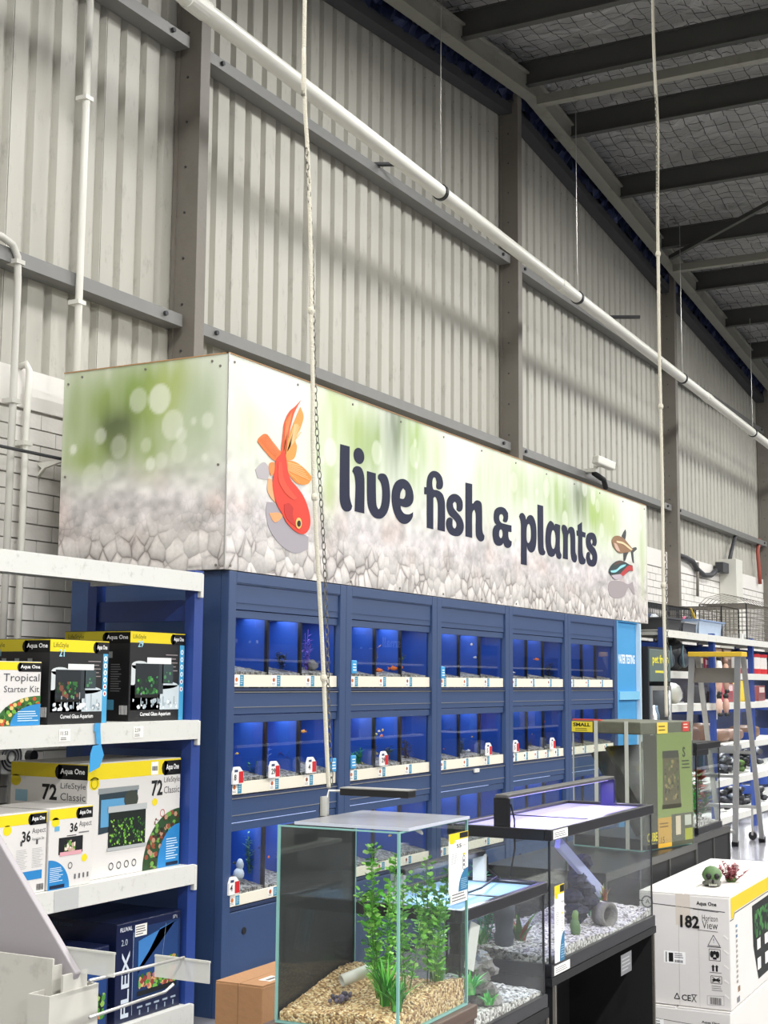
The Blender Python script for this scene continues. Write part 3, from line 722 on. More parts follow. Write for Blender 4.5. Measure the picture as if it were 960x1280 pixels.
LET = [
 (A_, [[(88,88),(190,115),(190,640),(198,700),(218,765),(205,805),(165,825),(120,805),(90,740),(82,650)]]),
 (A_, [ell(292,217,57,88,16,.15)]),
 (A_, [[(220,385),(235,345),(275,328),(318,350),(345,420),(352,500),(350,845),(245,820),(255,560),(250,470),(238,415)]]),
 (A_, [[(380,382),(475,408),(478,680),(485,760),(503,800),(525,780),(543,700),(545,590),(530,510),(500,465),(504,425),(540,408),(585,425),(615,490),(630,600),(628,720),(605,820),(560,885),(510,903),(450,880),(400,800),(382,690)]]),
 (A_, [[(770,468),(830,500),(870,570),(887,650),(880,720),(845,765),(800,778),(745,762),(752,800),(785,845),(830,855),(862,845),(882,828),(878,880),(845,935),(795,960),(740,940),(690,870),(660,780),(648,670),(660,570),(700,495)], [(772,568),(798,595),(800,640),(785,680),(765,686),(738,680),(745,620)]]),
 (B_, [[(75,250),(95,252),(98,200),(112,140),(150,102),(200,112),(235,155),(248,210),(242,255),(215,272),(190,262),(185,240),(188,205),(180,165),(162,160),(150,190),(150,240),(158,270),(190,278),(225,295),(250,330),(265,400),(265,662),(198,645),(200,420),(190,360),(172,340),(158,352),(158,640),(98,625),(98,318),(75,315)]]),
 (B_, [[(348,312),(395,330),(425,375),(430,430),(420,465),(395,478),(372,460),(374,430),(372,400),(355,385),(338,405),(345,440),(375,480),(415,530),(438,590),(435,650),(405,695),(365,703),(315,685),(285,640),(275,585),(285,545),(312,530),(336,545),(335,580),(337,612),(352,632),(370,615),(370,580),(345,545),(305,505),(283,450),(282,385),(305,335)]]),
 (B_, [[(455,208),(517,222),(517,400),(525,402),(545,378),(570,373),(600,395),(608,450),(610,620),(615,670),(630,700),(625,735),(600,752),(570,735),(552,690),(550,500),(540,460),(528,465),(517,500),(517,718),(455,705)]]),
 (B_, [[(775,433),(820,448),(848,490),(848,540),(835,572),(810,572),(800,560),(806,530),(800,508),(782,500),(768,515),(768,550),(785,578),(810,588),(880,605),(880,665),(850,662),(852,710),(862,738),(882,752),(878,790),(850,812),(820,800),(805,765),(790,785),(760,792),(725,770),(707,710),(707,650),(722,610),(740,598),(722,570),(716,520),(728,460)], [(785,640),(797,660),(797,700),(780,722),(765,700),(768,655)]]),
 (C_, [[(70,205),(80,178),(105,170),(130,200),(140,240),(155,205),(185,190),(215,215),(238,290),(243,400),(238,490),(222,545),(190,565),(160,540),(146,495),(146,692),(88,680),(88,300),(82,245)], [(165,278),(180,300),(188,360),(185,430),(165,470),(148,450),(143,370),(150,300)]]),
 (C_, [[(253,85),(310,100),(313,480),(318,530),(332,560),(325,585),(298,592),(270,570),(258,510)]]),
 (C_, [[(378,250),(410,268),(425,300),(430,278),(480,292),(478,540),(493,590),(488,622),(468,630),(445,612),(435,570),(420,598),(392,608),(360,585),(340,520),(333,420),(345,310)], [(410,340),(428,370),(435,430),(430,500),(412,530),(395,505),(388,430),(395,365)]]),
 (C_, [[(495,325),(500,295),(520,288),(545,310),(555,350),(565,320),(590,308),(618,330),(630,400),(633,560),(648,610),(643,650),(625,665),(598,640),(585,570),(582,420),(575,370),(562,385),(557,430),(557,635),(508,625),(510,400),(500,355)]]),
 (C_, [[(655,292),(698,260),(700,355),(735,368),(732,415),(702,408),(705,560),(715,610),(735,635),(730,670),(705,685),(672,665),(660,600),(660,400),(645,395),(643,345),(655,345)]]),
 (C_, [[(790,365),(828,385),(845,440),(840,490),(815,508),(797,490),(805,460),(800,435),(788,435),(785,460),(800,495),(830,530),(850,590),(848,650),(830,695),(795,705),(755,680),(738,620),(745,575),(765,558),(780,575),(778,610),(790,640),(803,630),(800,595),(775,560),(745,510),(737,440),(750,385)]]),
]
for (ox, oy, s), cs in LET: outline(cs, ox, oy, s, mt=INK)
# goldfish
F_ = (300, 490, 6.4)
def art(pts, c, lay, tr=F_, smooth=True, nm='printed_fish'): return (pts, c, lay, tr, smooth, nm)
def printed(name, items):
    par = None; b = MB(); mats = []
    for pts, c, lay, tr in items:
        o = outline([pts], *tr, name='tmp', mt=PRINT, lay=lay); me = o.data
        b.add([tuple(v.co) for v in me.vertices], [tuple(p.vertices) for p in me.polygons], c)
        bpy.data.objects.remove(o); bpy.data.meshes.remove(me)
    return b.build(name, PRINT, sign)
items = [
 ([(215,880),(205,960),(235,1100),(330,1230),(440,1290),(540,1260),(545,1160),(480,1120),(375,1060),(330,980),(270,890)], 'a39da3', 1, F_),
 ([(190,560),(120,620),(140,690),(220,700),(240,620)], 'b4aeb0', 1, F_),
 ([(275,550),(200,480),(135,395),(150,365),(205,335),(260,400),(300,450),(322,480),(315,520)], 'e8763a', 2, F_),
 ([(320,500),(335,380),(350,250),(390,160),(440,115),(485,65),(430,170),(400,280),(380,370),(362,505)], 'd9552f', 2, F_),
 ([(358,500),(385,360),(430,240),(480,120),(505,195),(480,290),(440,390),(452,440),(430,530),(372,550)], 'ee9a4a', 2, F_),
 ([(368,548),(440,560),(520,620),(575,685),(540,735),(460,735),(410,690),(378,640)], 'ee8f3d', 2, F_),
 ([(272,560),(235,570),(228,620),(245,675),(272,640)], 'e98a4a', 2, F_), ([(250,700),(225,690),(215,780),(240,840),(278,885)], 'f0a878', 2, F_),
 ([(340,985),(300,965),(230,970),(270,1040),(322,1015)], 'f1a06a', 2, F_),
 ([(320,500),(285,540),(270,640),(255,720),(262,800),(290,900),(335,980),(365,1040),(430,1110),(500,1138),(545,1100),(558,1030),(540,930),(500,830),(450,760),(400,700),(375,620),(362,520),(345,470)], 'd8402f', 3, F_),
 ([(345,900),(385,890),(420,930),(415,990),(440,1080),(380,1030),(350,970)], 'c2302a', 4, F_),
 ([(300,560),(325,560),(345,700),(400,790),(450,850),(420,860),(350,800),(300,700)], 'e2523a', 4, F_),
 (ell(460,1050,24,44), 'e8c070', 5, F_), (ell(461,1053,14,25), '241414', 6, F_)]
for i in range(7):   # fin rays
    t = i/6
    a = (300-25*t, 470+50*t); e = (215-60*t, 345+35*t); items.append(([a, (a[0]+5, a[1]+5), (e[0]+5, e[1]+5), e], 'f6c79a', 3, F_))
    a = (375, 560+12*i); e = (480+14*i, 590+22*i) if i < 6 else (470, 725); items.append(([a, (a[0]+3, a[1]+7), (e[0]+3, e[1]+7), e], 'f7c080', 3, F_))
    a = (366+2*i, 480-4*i); e = (430+9*i, 260-8*i+i*i*3); items.append(([a, (a[0]+6, a[1]), (e[0]+6, e[1]), e], 'f9c58a', 3, F_))
    a = (345, 470); e = (360+8*i, 230-12*i); items.append(([a, (a[0]+3, a[1]), (e[0]+4, e[1]), e], 'ef8a50', 3, F_))
printed('goldfish_print', items)
K_ = (750, 650, 9.846)
printed('small_fish_print', [
 ([(95,850),(110,770),(180,745),(280,760),(340,790),(400,760),(430,920),(400,900),(350,830),(300,930),(220,965),(120,930)], '9d9496', 1, K_),
 ([(262,200),(285,150),(310,115),(318,160),(305,250)], '3c3f42', 2, K_), ([(285,400),(350,390),(330,430),(305,500),(288,505)], '3b3c3e', 2, K_),
 ([(380,350),(440,335),(450,360),(405,400),(415,530),(400,520),(380,400)], '3e4142', 2, K_),
 ([(140,250),(165,205),(220,195),(290,230),(350,300),(400,360),(380,385),(310,400),(230,405),(180,360),(150,310)], '8d6a4c', 3, K_),
 ([(195,255),(280,275),(390,360),(375,372),(280,300),(200,275)], 'e6cba0', 4, K_), ([(160,280),(200,300),(240,390),(190,365)], 'c8a898', 4, K_),
 ([(100,620),(140,550),(220,500),(300,515),(350,545),(395,560),(400,630),(360,625),(280,685),(240,665),(130,680)], '2f3e40', 3, K_),
 ([(240,665),(300,600),(345,560),(390,565),(395,630),(345,625),(280,688)], 'b13a3a', 4, K_), ([(130,680),(240,668),(270,690),(230,725),(170,725)], 'b7aab2', 4, K_),
 ([(100,625),(190,610),(250,560),(310,545),(300,565),(240,600),(180,645),(110,640)], '8fd0dc', 5, K_), ([(150,560),(220,505),(290,520),(220,540)], '5a4038', 4, K_), (ell(112,640,8,18,8), '1c1c1c', 6, K_)])

# ================================================================ FISH CABINETS UNDER THE SIGN
CW = 1.16; CX0 = 5.665; CY = SY; CD = 1.0
ORD = ['first (nearest)', 'second', 'third', 'fourth', 'fifth (farthest)']
ROWS = [('top', 1.905, 1.629, 1.574), ('middle', 1.388, 1.102, 1.049), ('bottom', .862, .558, .513)]
WLED = (.78, .87, 1.0)
rs = random.Random(19)
def fish(parent, x, y, z, L, c, ang=0, nm='fish', lab=None, grp=None):
    e = empty(nm, (x, y, z), ang, label=lab, cat='fish', group=grp)
    b = MB(); b.blob(0, 0, 0, L*.36, L*.09, L*.15, c, seg=8, ring=6)
    b.build('body', COLR, e, smooth=True)
    t = MB(); t.add([(L*.3, 0, 0), (L*.55, .001, L*.14), (L*.48, .001, 0), (L*.55, .001, -L*.14)], [(0, 1, 2), (0, 2, 3)], c)
    t.add([(-L*.1, 0, L*.12), (L*.16, .001, L*.24), (L*.2, 0, L*.1)], [(0, 1, 2)], c)
    t.build('fins', COLR, e)
    return e
def plant_sprig(name, x, y, z, h, n, cols, label, group=None, spread=.03, ll=.03, lw=.014, seed=1, stems=5):
    e = empty(name, (x, y, z), label=label, cat='plant', group=group); rr = random.Random(seed)
    st = MB(); lf = MB()
    for s in range(stems):
        a = rr.uniform(0, 6.28); dx, dy = math.cos(a)*spread*rr.random(), math.sin(a)*spread*rr.random(); hh = h*rr.uniform(.6, 1)
        pts = [(dx*.3+dx*k/4*1.3, dy*.3+dy*k/4*1.3, hh*k/4) for k in range(5)]
        st.tube(pts, .0014, 4, cols[0])
        for i in range(n):
            t = rr.uniform(.1, 1); p = (dx*(.3+1.3*t), dy*(.3+1.3*t), hh*t); b = rr.uniform(0, 6.28)
            lf.leaf(p, (math.cos(b), math.sin(b), rr.uniform(-.1, .8)), ll*rr.uniform(.6, 1.2), lw*rr.uniform(.7, 1.2), rr.choice(cols))
    st.build('stems', LEAF, e, kind='stuff'); lf.build('leaves', LEAF, e, kind='stuff')
    return e
def strip_print(par, W, hgt, n, y, z0, greys=0):
    rr = random.Random(n+int(W*1000))
    for i in range(n):
        pr = PR((0, y, z0), (1, 0, 0), (0, 0, 1)); u = W*(i/n)+.012
        pr.rect(u, .002, u+.086, hgt-.002, 'f7f4ee', 0); pr.ell(u+.022, hgt*.58, .012, .011, rr.choice(['c9743c', '8c5a3a', '3c3c34', 'b85c34']), 1, 9)
        pr.lines(u+.005, .006, u+.04, .018, 2, '6a6a66', 1)
        pr.rect(u+.05, .002, u+.085, hgt-.002, rr.choice(['3f88a8', '3f88a8', '5b93a9', '7aa596'][:3+greys]), 1); pr.lines(u+.054, .01, u+.08, hgt-.008, 4, 'bcd6de', 2)
        pr.done(par, 'printed_label')
USED = set()
FNAME = {'e8742a': 'orange', 'f2a43c': 'amber', 'd9442a': 'red', 'f0d9b0': 'cream', '2b3f8c': 'dark blue', '20242c': 'black', 'c8ccd2': 'silver', 'e0b040': 'gold'}
FCOL = ['e8742a', 'f2a43c', 'd9442a', 'f0d9b0', '2b3f8c', '20242c', 'c8ccd2', 'e0b040']
for i in range(5):
    x0 = CX0+CW*i
    cb = empty('aquarium_cabinet', (x0, CY, 0), label='blue fish display cabinet under the big sign, %s of five' % ORD[i], cat='cabinet', group='blue fish cabinets')
    T = .067; H_ = 2.138
    for a in (0, CW-T): MB().box(a, a+T-.002, 0, .05, 0, H_).build('front_post', NAVY, cb, bevel=.003)
    MB().box(T, CW-T, .002, .05, 2.082, H_).build('top_rail', NAVY, cb, bevel=.003)
    for a in ((.0, .016), (CW-.018, CW-.002)): MB().box(a[0], a[1], .05, CD, 0, H_).build('side_panel', NAVY, cb)
    MB().box(.016, CW-.018, CD-.016, CD, .05, H_).build('back_panel', NAVYD, cb)
    MB().box(.016, CW-.018, .05, CD-.02, H_-.02, H_-.004).build('top_panel', NAVYD, cb)
    # flap panels, each an aluminium-edged slat door
    for k, (za, zb) in enumerate(((1.909, 2.077), (1.391, 1.54), (.866, 1.022))):
        fl = empty('flap_panel', (T, .012, 0)); fl.parent = cb
        Wf = CW-2*T-.004
        MB().box(.002, Wf, 0, .014, za+.042, zb).build('slat', NAVY, fl, bevel=.002)
        MB().box(.002, Wf, .004, .018, za, za+.038).build('slat', NAVY, fl, bevel=.002)
        MB().box(.002, Wf, -.003, .001, za+.075, za+.078).box(.002, Wf, -.006, .012, zb, zb+.004).build('edge_bead', METAL if k else NAVY, fl)
        if k == 0: MB().box(.01, Wf*.72, -.004, .01, zb, zb+.005).build('bright_edge', METAL, fl)
    for k, (_, _, st, sbz) in enumerate(ROWS):
        MB().box(T, CW-T, .010, .40, sbz-.026, sbz-.012).build('tank_ledge', NAVYD, cb)
    ld = MB().box(T+.002, CW-T-.002, .008, .026, .02, .482).build('lower_door', NAVY, cb, bevel=.003)
    MB().tube([(T+.13, .003, .382), (T+.13, .0085, .382)], .017, 14).build('finger_hole', BLACKM, ld)
    for r_i, (rn, zt, zg, zb) in enumerate(ROWS):
        if i == 4 and r_i == 2: pass
        X0 = x0+T+.004; Wt = CW-2*T-.008
        aq = empty('aquarium', (X0, CY+.03, zb-.012), label='blue-backed fish tank in the %s row of the %s cabinet' % (rn, ORD[i].split(' (')[0]), cat='aquarium', group='tanks in the blue cabinets')
        h = zt-zb+.045; z0 = .0; dpt = .24; g0 = zg-zb+.012
        MB().box(0, Wt, 0, .006, 0, h).build('front_glass', RACKGLASS, aq)
        MB().box(0, Wt, dpt, dpt+.008, 0, h).build('back_wall', TANKBLUE, aq)
        MB().box(0, .006, .006, dpt, 0, h).box(Wt-.006, Wt, .006, dpt, 0, h).build('side_walls', mat('tank_side_blue', '224a9e', .4) if 'tank_side_blue' not in bpy.data.materials else bpy.data.materials['tank_side_blue'], aq)
        nd = 3 if (i+r_i) % 3 else 4
        MB().box(0, Wt, 0, dpt, -.012, 0).build('base', BLACK, aq)
        cuts = {3: (.34, .66), 4: (.26, .5, .74)}[3]
        for c_ in cuts: dv = MB().box(Wt*c_-.004, Wt*c_+.004, .026, dpt-.01, 0, h-.02).build('divider', TANKBLUE, aq); MB().box(Wt*c_-.008, Wt*c_+.008, .008, .026, 0, h-.02).build('front_seal', BLACK, dv)
        for c_ in cuts: MB().box(Wt*c_+.012, Wt*c_+.045, dpt-.035, dpt-.008, 0, h-.02).build('filter_box', BLACKM if (i+r_i) % 2 else NAVYD, aq)
        heap('gravel', .008, Wt-.008, .008, dpt-.004, 0, lambda u, v: g0+.012+.04*v+.005*math.sin(u*9+i), GRAVGREY, aq, nx=22, ny=6, amp=.003)
        ls = MB().box(0, Wt, -.012, -.003, .006, zg-zb+.012).build('label_strip', mat('label_cream', 'e8e2d0', .5) if 'label_cream' not in bpy.data.materials else bpy.data.materials['label_cream'], aq)
        strip_print(ls, Wt, zg-zb+.004, (3, 3, 3, 5, 4)[i] if r_i else (3, 3, 3, 3, 3)[i], -.0125, .008)
        lt = MB().box(.05, Wt-.05, .08, .12, h-.012, h-.002).build('light_tube', mat('tube_glow', 'ffffff', emis=('b8ccff', 2.0)) if 'tube_glow' not in bpy.data.materials else bpy.data.materials['tube_glow'], aq)
        area((Wt/2, .10, h-.018), Wt*.85, .12, 1.6*(1.0, 1.0, .8, .5, .3)[i], WLED, parent=aq, name='tank_light')
        # life in the tank
        if i < 4 or r_i == 0:
            nf = rs.randint(3, 7) if i < 3 else 2
            for f_ in range(nf):
                fx = X0+rs.uniform(.06, Wt-.06); fz = zg+rs.uniform(.03, max(.05, zt-zg-.05)); fy = CY+.04+rs.uniform(.02, .10)
                c_ = 'e8742a' if (i == 1 and r_i == 0) else rs.choice(FCOL)
                if i == 1 and r_i == 0: fz = zg+rs.uniform(.03, .07)
                key = (i, r_i, c_, min(2, int((fx-X0)/Wt*3)))
                if key in USED and not (i == 1 and r_i == 0):
                    c_ = next((c for c in FCOL if (i, r_i, c, key[3]) not in USED), c_); key = (i, r_i, c_, key[3])
                if key in USED and not (i == 1 and r_i == 0): continue
                USED.add(key)
                fish(None, fx, fy, fz, rs.uniform(.035, .06)*(1.5 if (i == 1 and r_i == 0) else 1), c_, rs.uniform(-.8, .8)+math.pi*rs.randint(0, 1),
                     lab='small %s fish in the %s third of the %s-row tank, %s blue cabinet' % (FNAME.get(c_, 'orange'), ('left', 'middle', 'right')[min(2, int((fx-X0)/Wt*3))], rn, ORD[i].split(' (')[0]), grp='fish in the %s-row tank of cabinet %s' % (rn, ORD[i].split(' (')[0]))
# plants and ornaments the photo shows inside
def intank(px, py): return P(px, py, y=CY+.12)
for px, py, h, cols, lab, sd in ((328, 836, .09, ['2f8a34', '4aa83a', '1e6428'], 'tuft of green plastic plant in the top left tank', 1),
        (382, 836, .24, ['7a54c8', '9a7ae0', '5a3ca0'], 'tall purple plastic plant in the top left tank', 2),
        (334, 965, .14, ['5c80d8', '8aa8f0', '3b5cb0'], 'pale blue plastic plant in the middle left tank', 3),
        (362, 956, .09, ['2f8a34', 'a83a2a', '1e6428'], 'red and green plastic plant in the middle left tank', 4),
        (318, 967, .08, ['2f6a3a', '3a8a4a', '1e4428'], 'dark green plastic tuft in the middle left tank', 5),
        (446, 953, .10, ['2a9a44', '1f7a34', '3ab654'], 'green plant at the left end of the second middle tank', 6),
        (508, 948, .14, ['3a3428', '5a4c34', '2a261e'], 'brown branching ornament plant in the second middle tank', 7),
        (528, 830, .20, ['2f6a3a', '24542c', '3a7a4a'], 'tall green plant in the second top-row tank', 8),
        (312, 1088, .22, ['4a7a5a', '6a9a7a', '2f5a3c'], 'feathery green plant in the bottom left tank', 9),
        (566, 850, .08, ['3a7a34', '24542c', '5a9a4a'], 'small green plant in the third top-row tank', 10),
        (655, 850, .09, ['3a8a34', '2c6a2c', '5a9a4a'], 'small green plant in the fourth top-row tank', 11),
        (352, 833, .10, ['2c3a34', '3c4a3a', '1c2a24'], 'dark mossy plant in the middle of the top left tank', 13),
        (405, 833, .20, ['5a4aa0', '3a6a4a', '6a5ab8'], 'violet and green plant right of the rope in the top left tank', 14),
        (466, 829, .12, ['6a4a34', '8a5a3a', '3f5a34'], 'brown and green plant in the second top-row tank, left part', 15),
        (500, 831, .11, ['3a6a3a', '5a8a4a', '8a4a2c'], 'low green plant in the middle of the second top-row tank', 16),
        (590, 848, .13, ['2f4a3a', '3c5a4a', '4a4438'], 'dark plant at the middle of the third top-row tank', 17),
        (620, 848, .10, ['3a5a34', '2c4a2c', '6a5a3a'], 'low plant at the right of the third top-row tank', 18),
        (575, 945, .16, ['2a3a44', '3a4a3a', '4a3c30'], 'dark plant in the third middle-row tank', 19),
        (480, 948, .09, ['3a5a34', '5a4a34', '2c3a2c'], 'low dark plant beside the stump in the second middle-row tank', 20),
        (528, 945, .18, ['3a3040', '54404c', '2a2a34'], 'tall dusky plant at the right of the second middle-row tank', 21),
        (352, 1085, .12, ['3a4a4a', '5a6a6a', '4a3c34'], 'grey-green plant in the bottom left tank', 22),
        (686, 848, .14, ['3a4a5a', '4a5a4a', '5a4a4a'], 'dark plant at the right of the fourth top-row tank', 23),
        (680, 935, .10, ['3a3a34', '5a4a3a', '3a4a2c'], 'brown plant at the right of the fourth middle-row tank', 24),
        (660, 940, .11, ['4a6a34', '6a5a3c', '2a3a24'], 'mossy plant in the fourth middle-row tank', 12)):
    q = intank(px, py); plant_sprig('plastic_plant', q[0], q[1], q[2]-.015, h, 16, cols, lab, 'plastic plants in the cabinet tanks', .035, .028, .012, sd, 6)
def rock(name, x, y, z, rx, ry, rz, label, cat='rock', c='8a867f', m=None, seed=1, group=None, parent=None):
    rr = random.Random(seed); b = MB(); b.blob(0, 0, rz, rx, ry, rz, c, seg=14, ring=10, j=.35, rnd=rr)
    o = b.build(name, m or ROCK, parent, smooth=True, label=label, cat=cat, group=group, loc=(x, y, z)); return o
q = intank(465, 950); b = MB()
for k, (dx, dz, r) in enumerate(((0, .03, .03), (.012, .075, .024), (-.008, .11, .02), (.015, .15, .015))): b.blob(dx, 0, dz, r, r*.8, r*1.1, '4a3c2c', seg=8, ring=6, j=.3)
tw = b.build('driftwood', COLR, smooth=True, loc=q, label='upright brown stump with gold fish beside it, second middle-row tank', cat='ornament')
for k, (px, py) in enumerate(((470, 918), (467, 932), (471, 942), (452, 954))):
    wh = ('top', 'second', 'third', 'lowest')[k]
    q2 = P(px, py, y=CY+.10); fish(None, *q2, .055, 'e3cf7a', .9, lab='pale gold fish, %s of four beside the upright stump in the second cabinet' % wh, grp='gold fish by the stump')
q = intank(389, 836); rock('tank_stone', q[0], q[1], q[2]-.01, .05, .03, .03, 'dark stone in the top left tank', c='3a3a3e', seed=4)
q = intank(298, 1100); b = MB()
b.blob(0, 0, .03, .035, .03, .03, 'd5dcdc', seg=8, ring=6, j=.2).blob(.01, 0, .075, .022, .02, .03, 'c3ccd2', seg=8, ring=6, j=.2)
b.build('white_ornament', COLR, smooth=True, loc=q, label='small pale blue figure ornament in the bottom left tank', cat='ornament')

# red and white price tickets standing on the label strips
def ticket(px, py, lab, t):
    q = P(px, py, y=CY-.006)
    e = empty('price_ticket', q, label=lab, cat='ticket', group='red and white tickets')
    MB().extr([(-.045, 0), (.045, 0), (.045, .055), (.012, .083), (-.03, .083), (-.045, .055)], 'y', -.004, .008).build('card', mat('ticket_white', 'f0eeea', .5) if 'ticket_white' not in bpy.data.materials else bpy.data.materials['ticket_white'], e)
    pr = PR((-.045, -.004, 0), (1, 0, 0), (0, 0, 1)); pr.rect(.048, .004, .088, .06, 'c2242c', 0); pr.text(t, .008, .018, .03, '30303a', l=1, bold=.02); pr.rect(.01, .058, .04, .07, '3a4a6a', 0)
    pr.done(e, 'print'); return e
for px, py, lab, t in ((297, 980, 'red and white ticket at the far left of the middle row', '8'), (343, 972, 'red and white ticket on the middle-row strip, second from left', '29'), (389, 966, 'red and white ticket just left of the hanging rope', '4'),
        (480, 957, 'red and white ticket on the second cabinet middle row', '29'), (611, 944, 'red and white ticket on the third cabinet middle row', '5'), (645, 940, 'red and white ticket at the left of the fourth cabinet middle row', '5'),
        (691, 936, 'red and white ticket at the right of the fourth cabinet middle row', '5'), (292, 1118, 'red and white ticket on the bottom left tank strip', '4')):
    ticket(px, py, lab, t)
for px, py, lab in ((443, 842, 'blue hanging tag at the left of the second top tank'), (442, 961, 'blue hanging tag at the left of the second middle tank'), (417, 965, 'blue tag right of the rope on the first middle tank'), (554, 848, 'blue hanging tag at the left of the third top tank')):
    q = P(px, py, y=CY-.006); b = PR((q[0]-.03, q[1], q[2]), (1, 0, 0), (0, 0, 1))
    e = MB().box(-.028, .028, -.002, .008, 0, .075).build('blue_tag', mat('tag_blue', '3c9ad2', .5) if 'tag_blue' not in bpy.data.materials else bpy.data.materials['tag_blue'], loc=q, label=lab, cat='tag', group='blue tags on the tanks', bevel=.006)
    pr = PR((-.028, -.002, 0), (1, 0, 0), (0, 0, 1)); pr.lines(.008, .012, .048, .06, 3, 'e8f2f8', 0, .4); pr.done(e, 'print')
q = P(596, 963, y=CY); MB().box(-.035, .035, -.012, 0, -.012, .012).build('white_clip', WHITE, loc=(q[0], q[1]+.008, q[2]), label='small white clip on the edge of the third cabinet panel', cat='clip')

# real category boards that hang over the aisle behind the camera, seen mirrored in the tank glass
BOARD = mat('board_blue', '1f3a66', .5)
for (px, py, w_, hh, t, lab) in ((308, 806, 1.15, .75, 'bird', 'blue hanging board reading bird, mirrored in the first tank'), (456, 815, 1.2, .8, 'fish', 'blue hanging board reading fish, mirrored in the second tank'),
        (489, 812, 1.3, .95, 'small\nanimal', 'blue hanging board reading small animal, mirrored in the second tank'), (617, 828, 1.25, .75, 'pet', 'blue hanging board reading pet, mirrored in the third tank')):
    pl = CY+.03; far = 2*pl+(8.0 if t != 'pet' else 4.8)
    q = P(px, py, y=far); q = (q[0], 2*pl-far, q[2])
    e = empty('hanging_board', q, label=lab, cat='sign', group='category boards over the aisle')
    MB().box(-w_/2, w_/2, -.03, 0, -hh/2, hh/2).build('board', BOARD, e)
    pr = PR((w_/2, 0, -hh/2), (-1, 0, 0), (0, 0, 1)); n_ = t.count('\n')+1
    for k, ln in enumerate(t.split('\n')): pr.text(ln, w_*.12, hh*(.3 if n_ == 1 else .55-.42*k), hh*.42/n_**.4*.8, 'dfe6ee', w=w_*.72, bold=.03)
    pr.done(e, 'print')
    MB().tube([(-w_*.3, -.015, hh/2), (-w_*.3, -.015, 7.2-q[2]-.4)], .006, 6).tube([(w_*.3, -.015, hh/2), (w_*.3, -.015, 7.2-q[2]-.4)], .006, 6).build('hanging_wires', METAL, e, kind='stuff')

# ================================================================ SHELVING AT THE LEFT
def shelf_unit(name, x0, x1, y0, y1, zs, label, posts, lipw=.088, top=2.12, th=.03, ldark=None, strips=True):
    e = empty(name, (x0, y0, 0), label=label, cat='shelving', group='white shelves with blue uprights')
    W_ = x1-x0; D_ = y1-y0
    for px in posts:
        for yy in (0.008, D_-.06):
            b = MB(); b.extr([(px-.035, yy), (px+.035, yy), (px+.035, yy+.055), (px+.028, yy+.055), (px+.028, yy+.006), (px-.028, yy+.006), (px-.028, yy+.055), (px-.035, yy+.055)], 'z', 0, top)
            b.build('upright', BLUE, e)
        for z in (top-.24, top-.85, .95, .35): MB().box(px-.02, px+.02, .065, D_-.062, z, z+.10).build('side_brace', BLUE, e)
    for k, z in enumerate(zs):
        sh = empty('shelf', (0, 0, z)); sh.parent = e
        a = 0
        pp = [p for p in posts if 0.1 < p < W_-.1]
        cuts = [0]+pp+[W_]
        for a, c in zip(cuts, cuts[1:]):
            MB().extr([(-.012, -lipw), (-.012, 0), (0, .0), (D_-.02, 0), (D_-.02, -.03), (D_-.028, -.03), (D_-.028, -.008), (0, -.008), (0, -lipw)], 'x', a+.003, c-.003).build('deck', SHELFW, sh)
            MB().box(a+.02, a+.05, .0, D_-.03, -.05, -.008).box(c-.05, c-.02, .0, D_-.03, -.05, -.008).build('bracket', SHELFW, sh)
        MB().box(W_-.012, W_+.008, -.014, .03, -lipw-.03, -.004).build('end_clip', SHELFW, sh, bevel=.003)
    return e
zs = (2.108, 1.413, .747, .12)
left = shelf_unit('shelving_unit', 3.1, 5.44, 3.935, 4.60, zs, 'white and blue shelving at the left holding boxed fish tanks', (0.03, 2.34))
shs = [c for c in left.children if c.name.startswith('shelf')]
for px in (80, 172):
    pr = PR((0, -.0125, -.088), (1, 0, 0), (0, 0, 1)); q = P(px, 916, y=3.922); pr.rect(q[0]-3.1-.03, .02, q[0]-3.1+.04, .07, 'e9e8e2', 0); pr.text('11.53' if px == 80 else '2.59', q[0]-3.1-.02, .045, .016, '3a3a3a', l=1); pr.lines(q[0]-3.1-.02, .024, q[0]-3.1+.02, .038, 2, '4a4a4a', 1)
    pr.done(shs[1], 'price_label')
pr = PR((0, -.0125, -.088), (1, 0, 0), (0, 0, 1)); q = P(80, 1126, y=3.922)
pr.rect(q[0]-3.1-.06, .002, q[0]-3.1+.09, .086, 'b9bbb9', 0)
shs = [c for c in left.children if c.name.startswith('shelf')]
pr.done(shs[2], 'grey_tape')
# blue tag hanging from the second shelf
q = P(122, 912, y=3.91)
tg = empty('shelf_tag', (q[0], 3.915, 1.38), label='blue tag hanging from the second shelf edge', cat='tag')
MB().add([(-.012, 0, .03), (.022, 0, .03), (.028, -.004, -.06), (.0, -.002, -.05)], [(0, 3, 2, 1)]).box(-.014, .022, -.002, .001, .0, .035).build('strap', bpy.data.materials['tag_blue'], tg)
MB().extr([(-.045, -.17), (.02, -.15), (.045, -.10), (.025, -.055), (-.025, -.06), (-.04, -.09)], 'y', -.006, -.003).build('tag_card', bpy.data.materials['tag_blue'], tg)

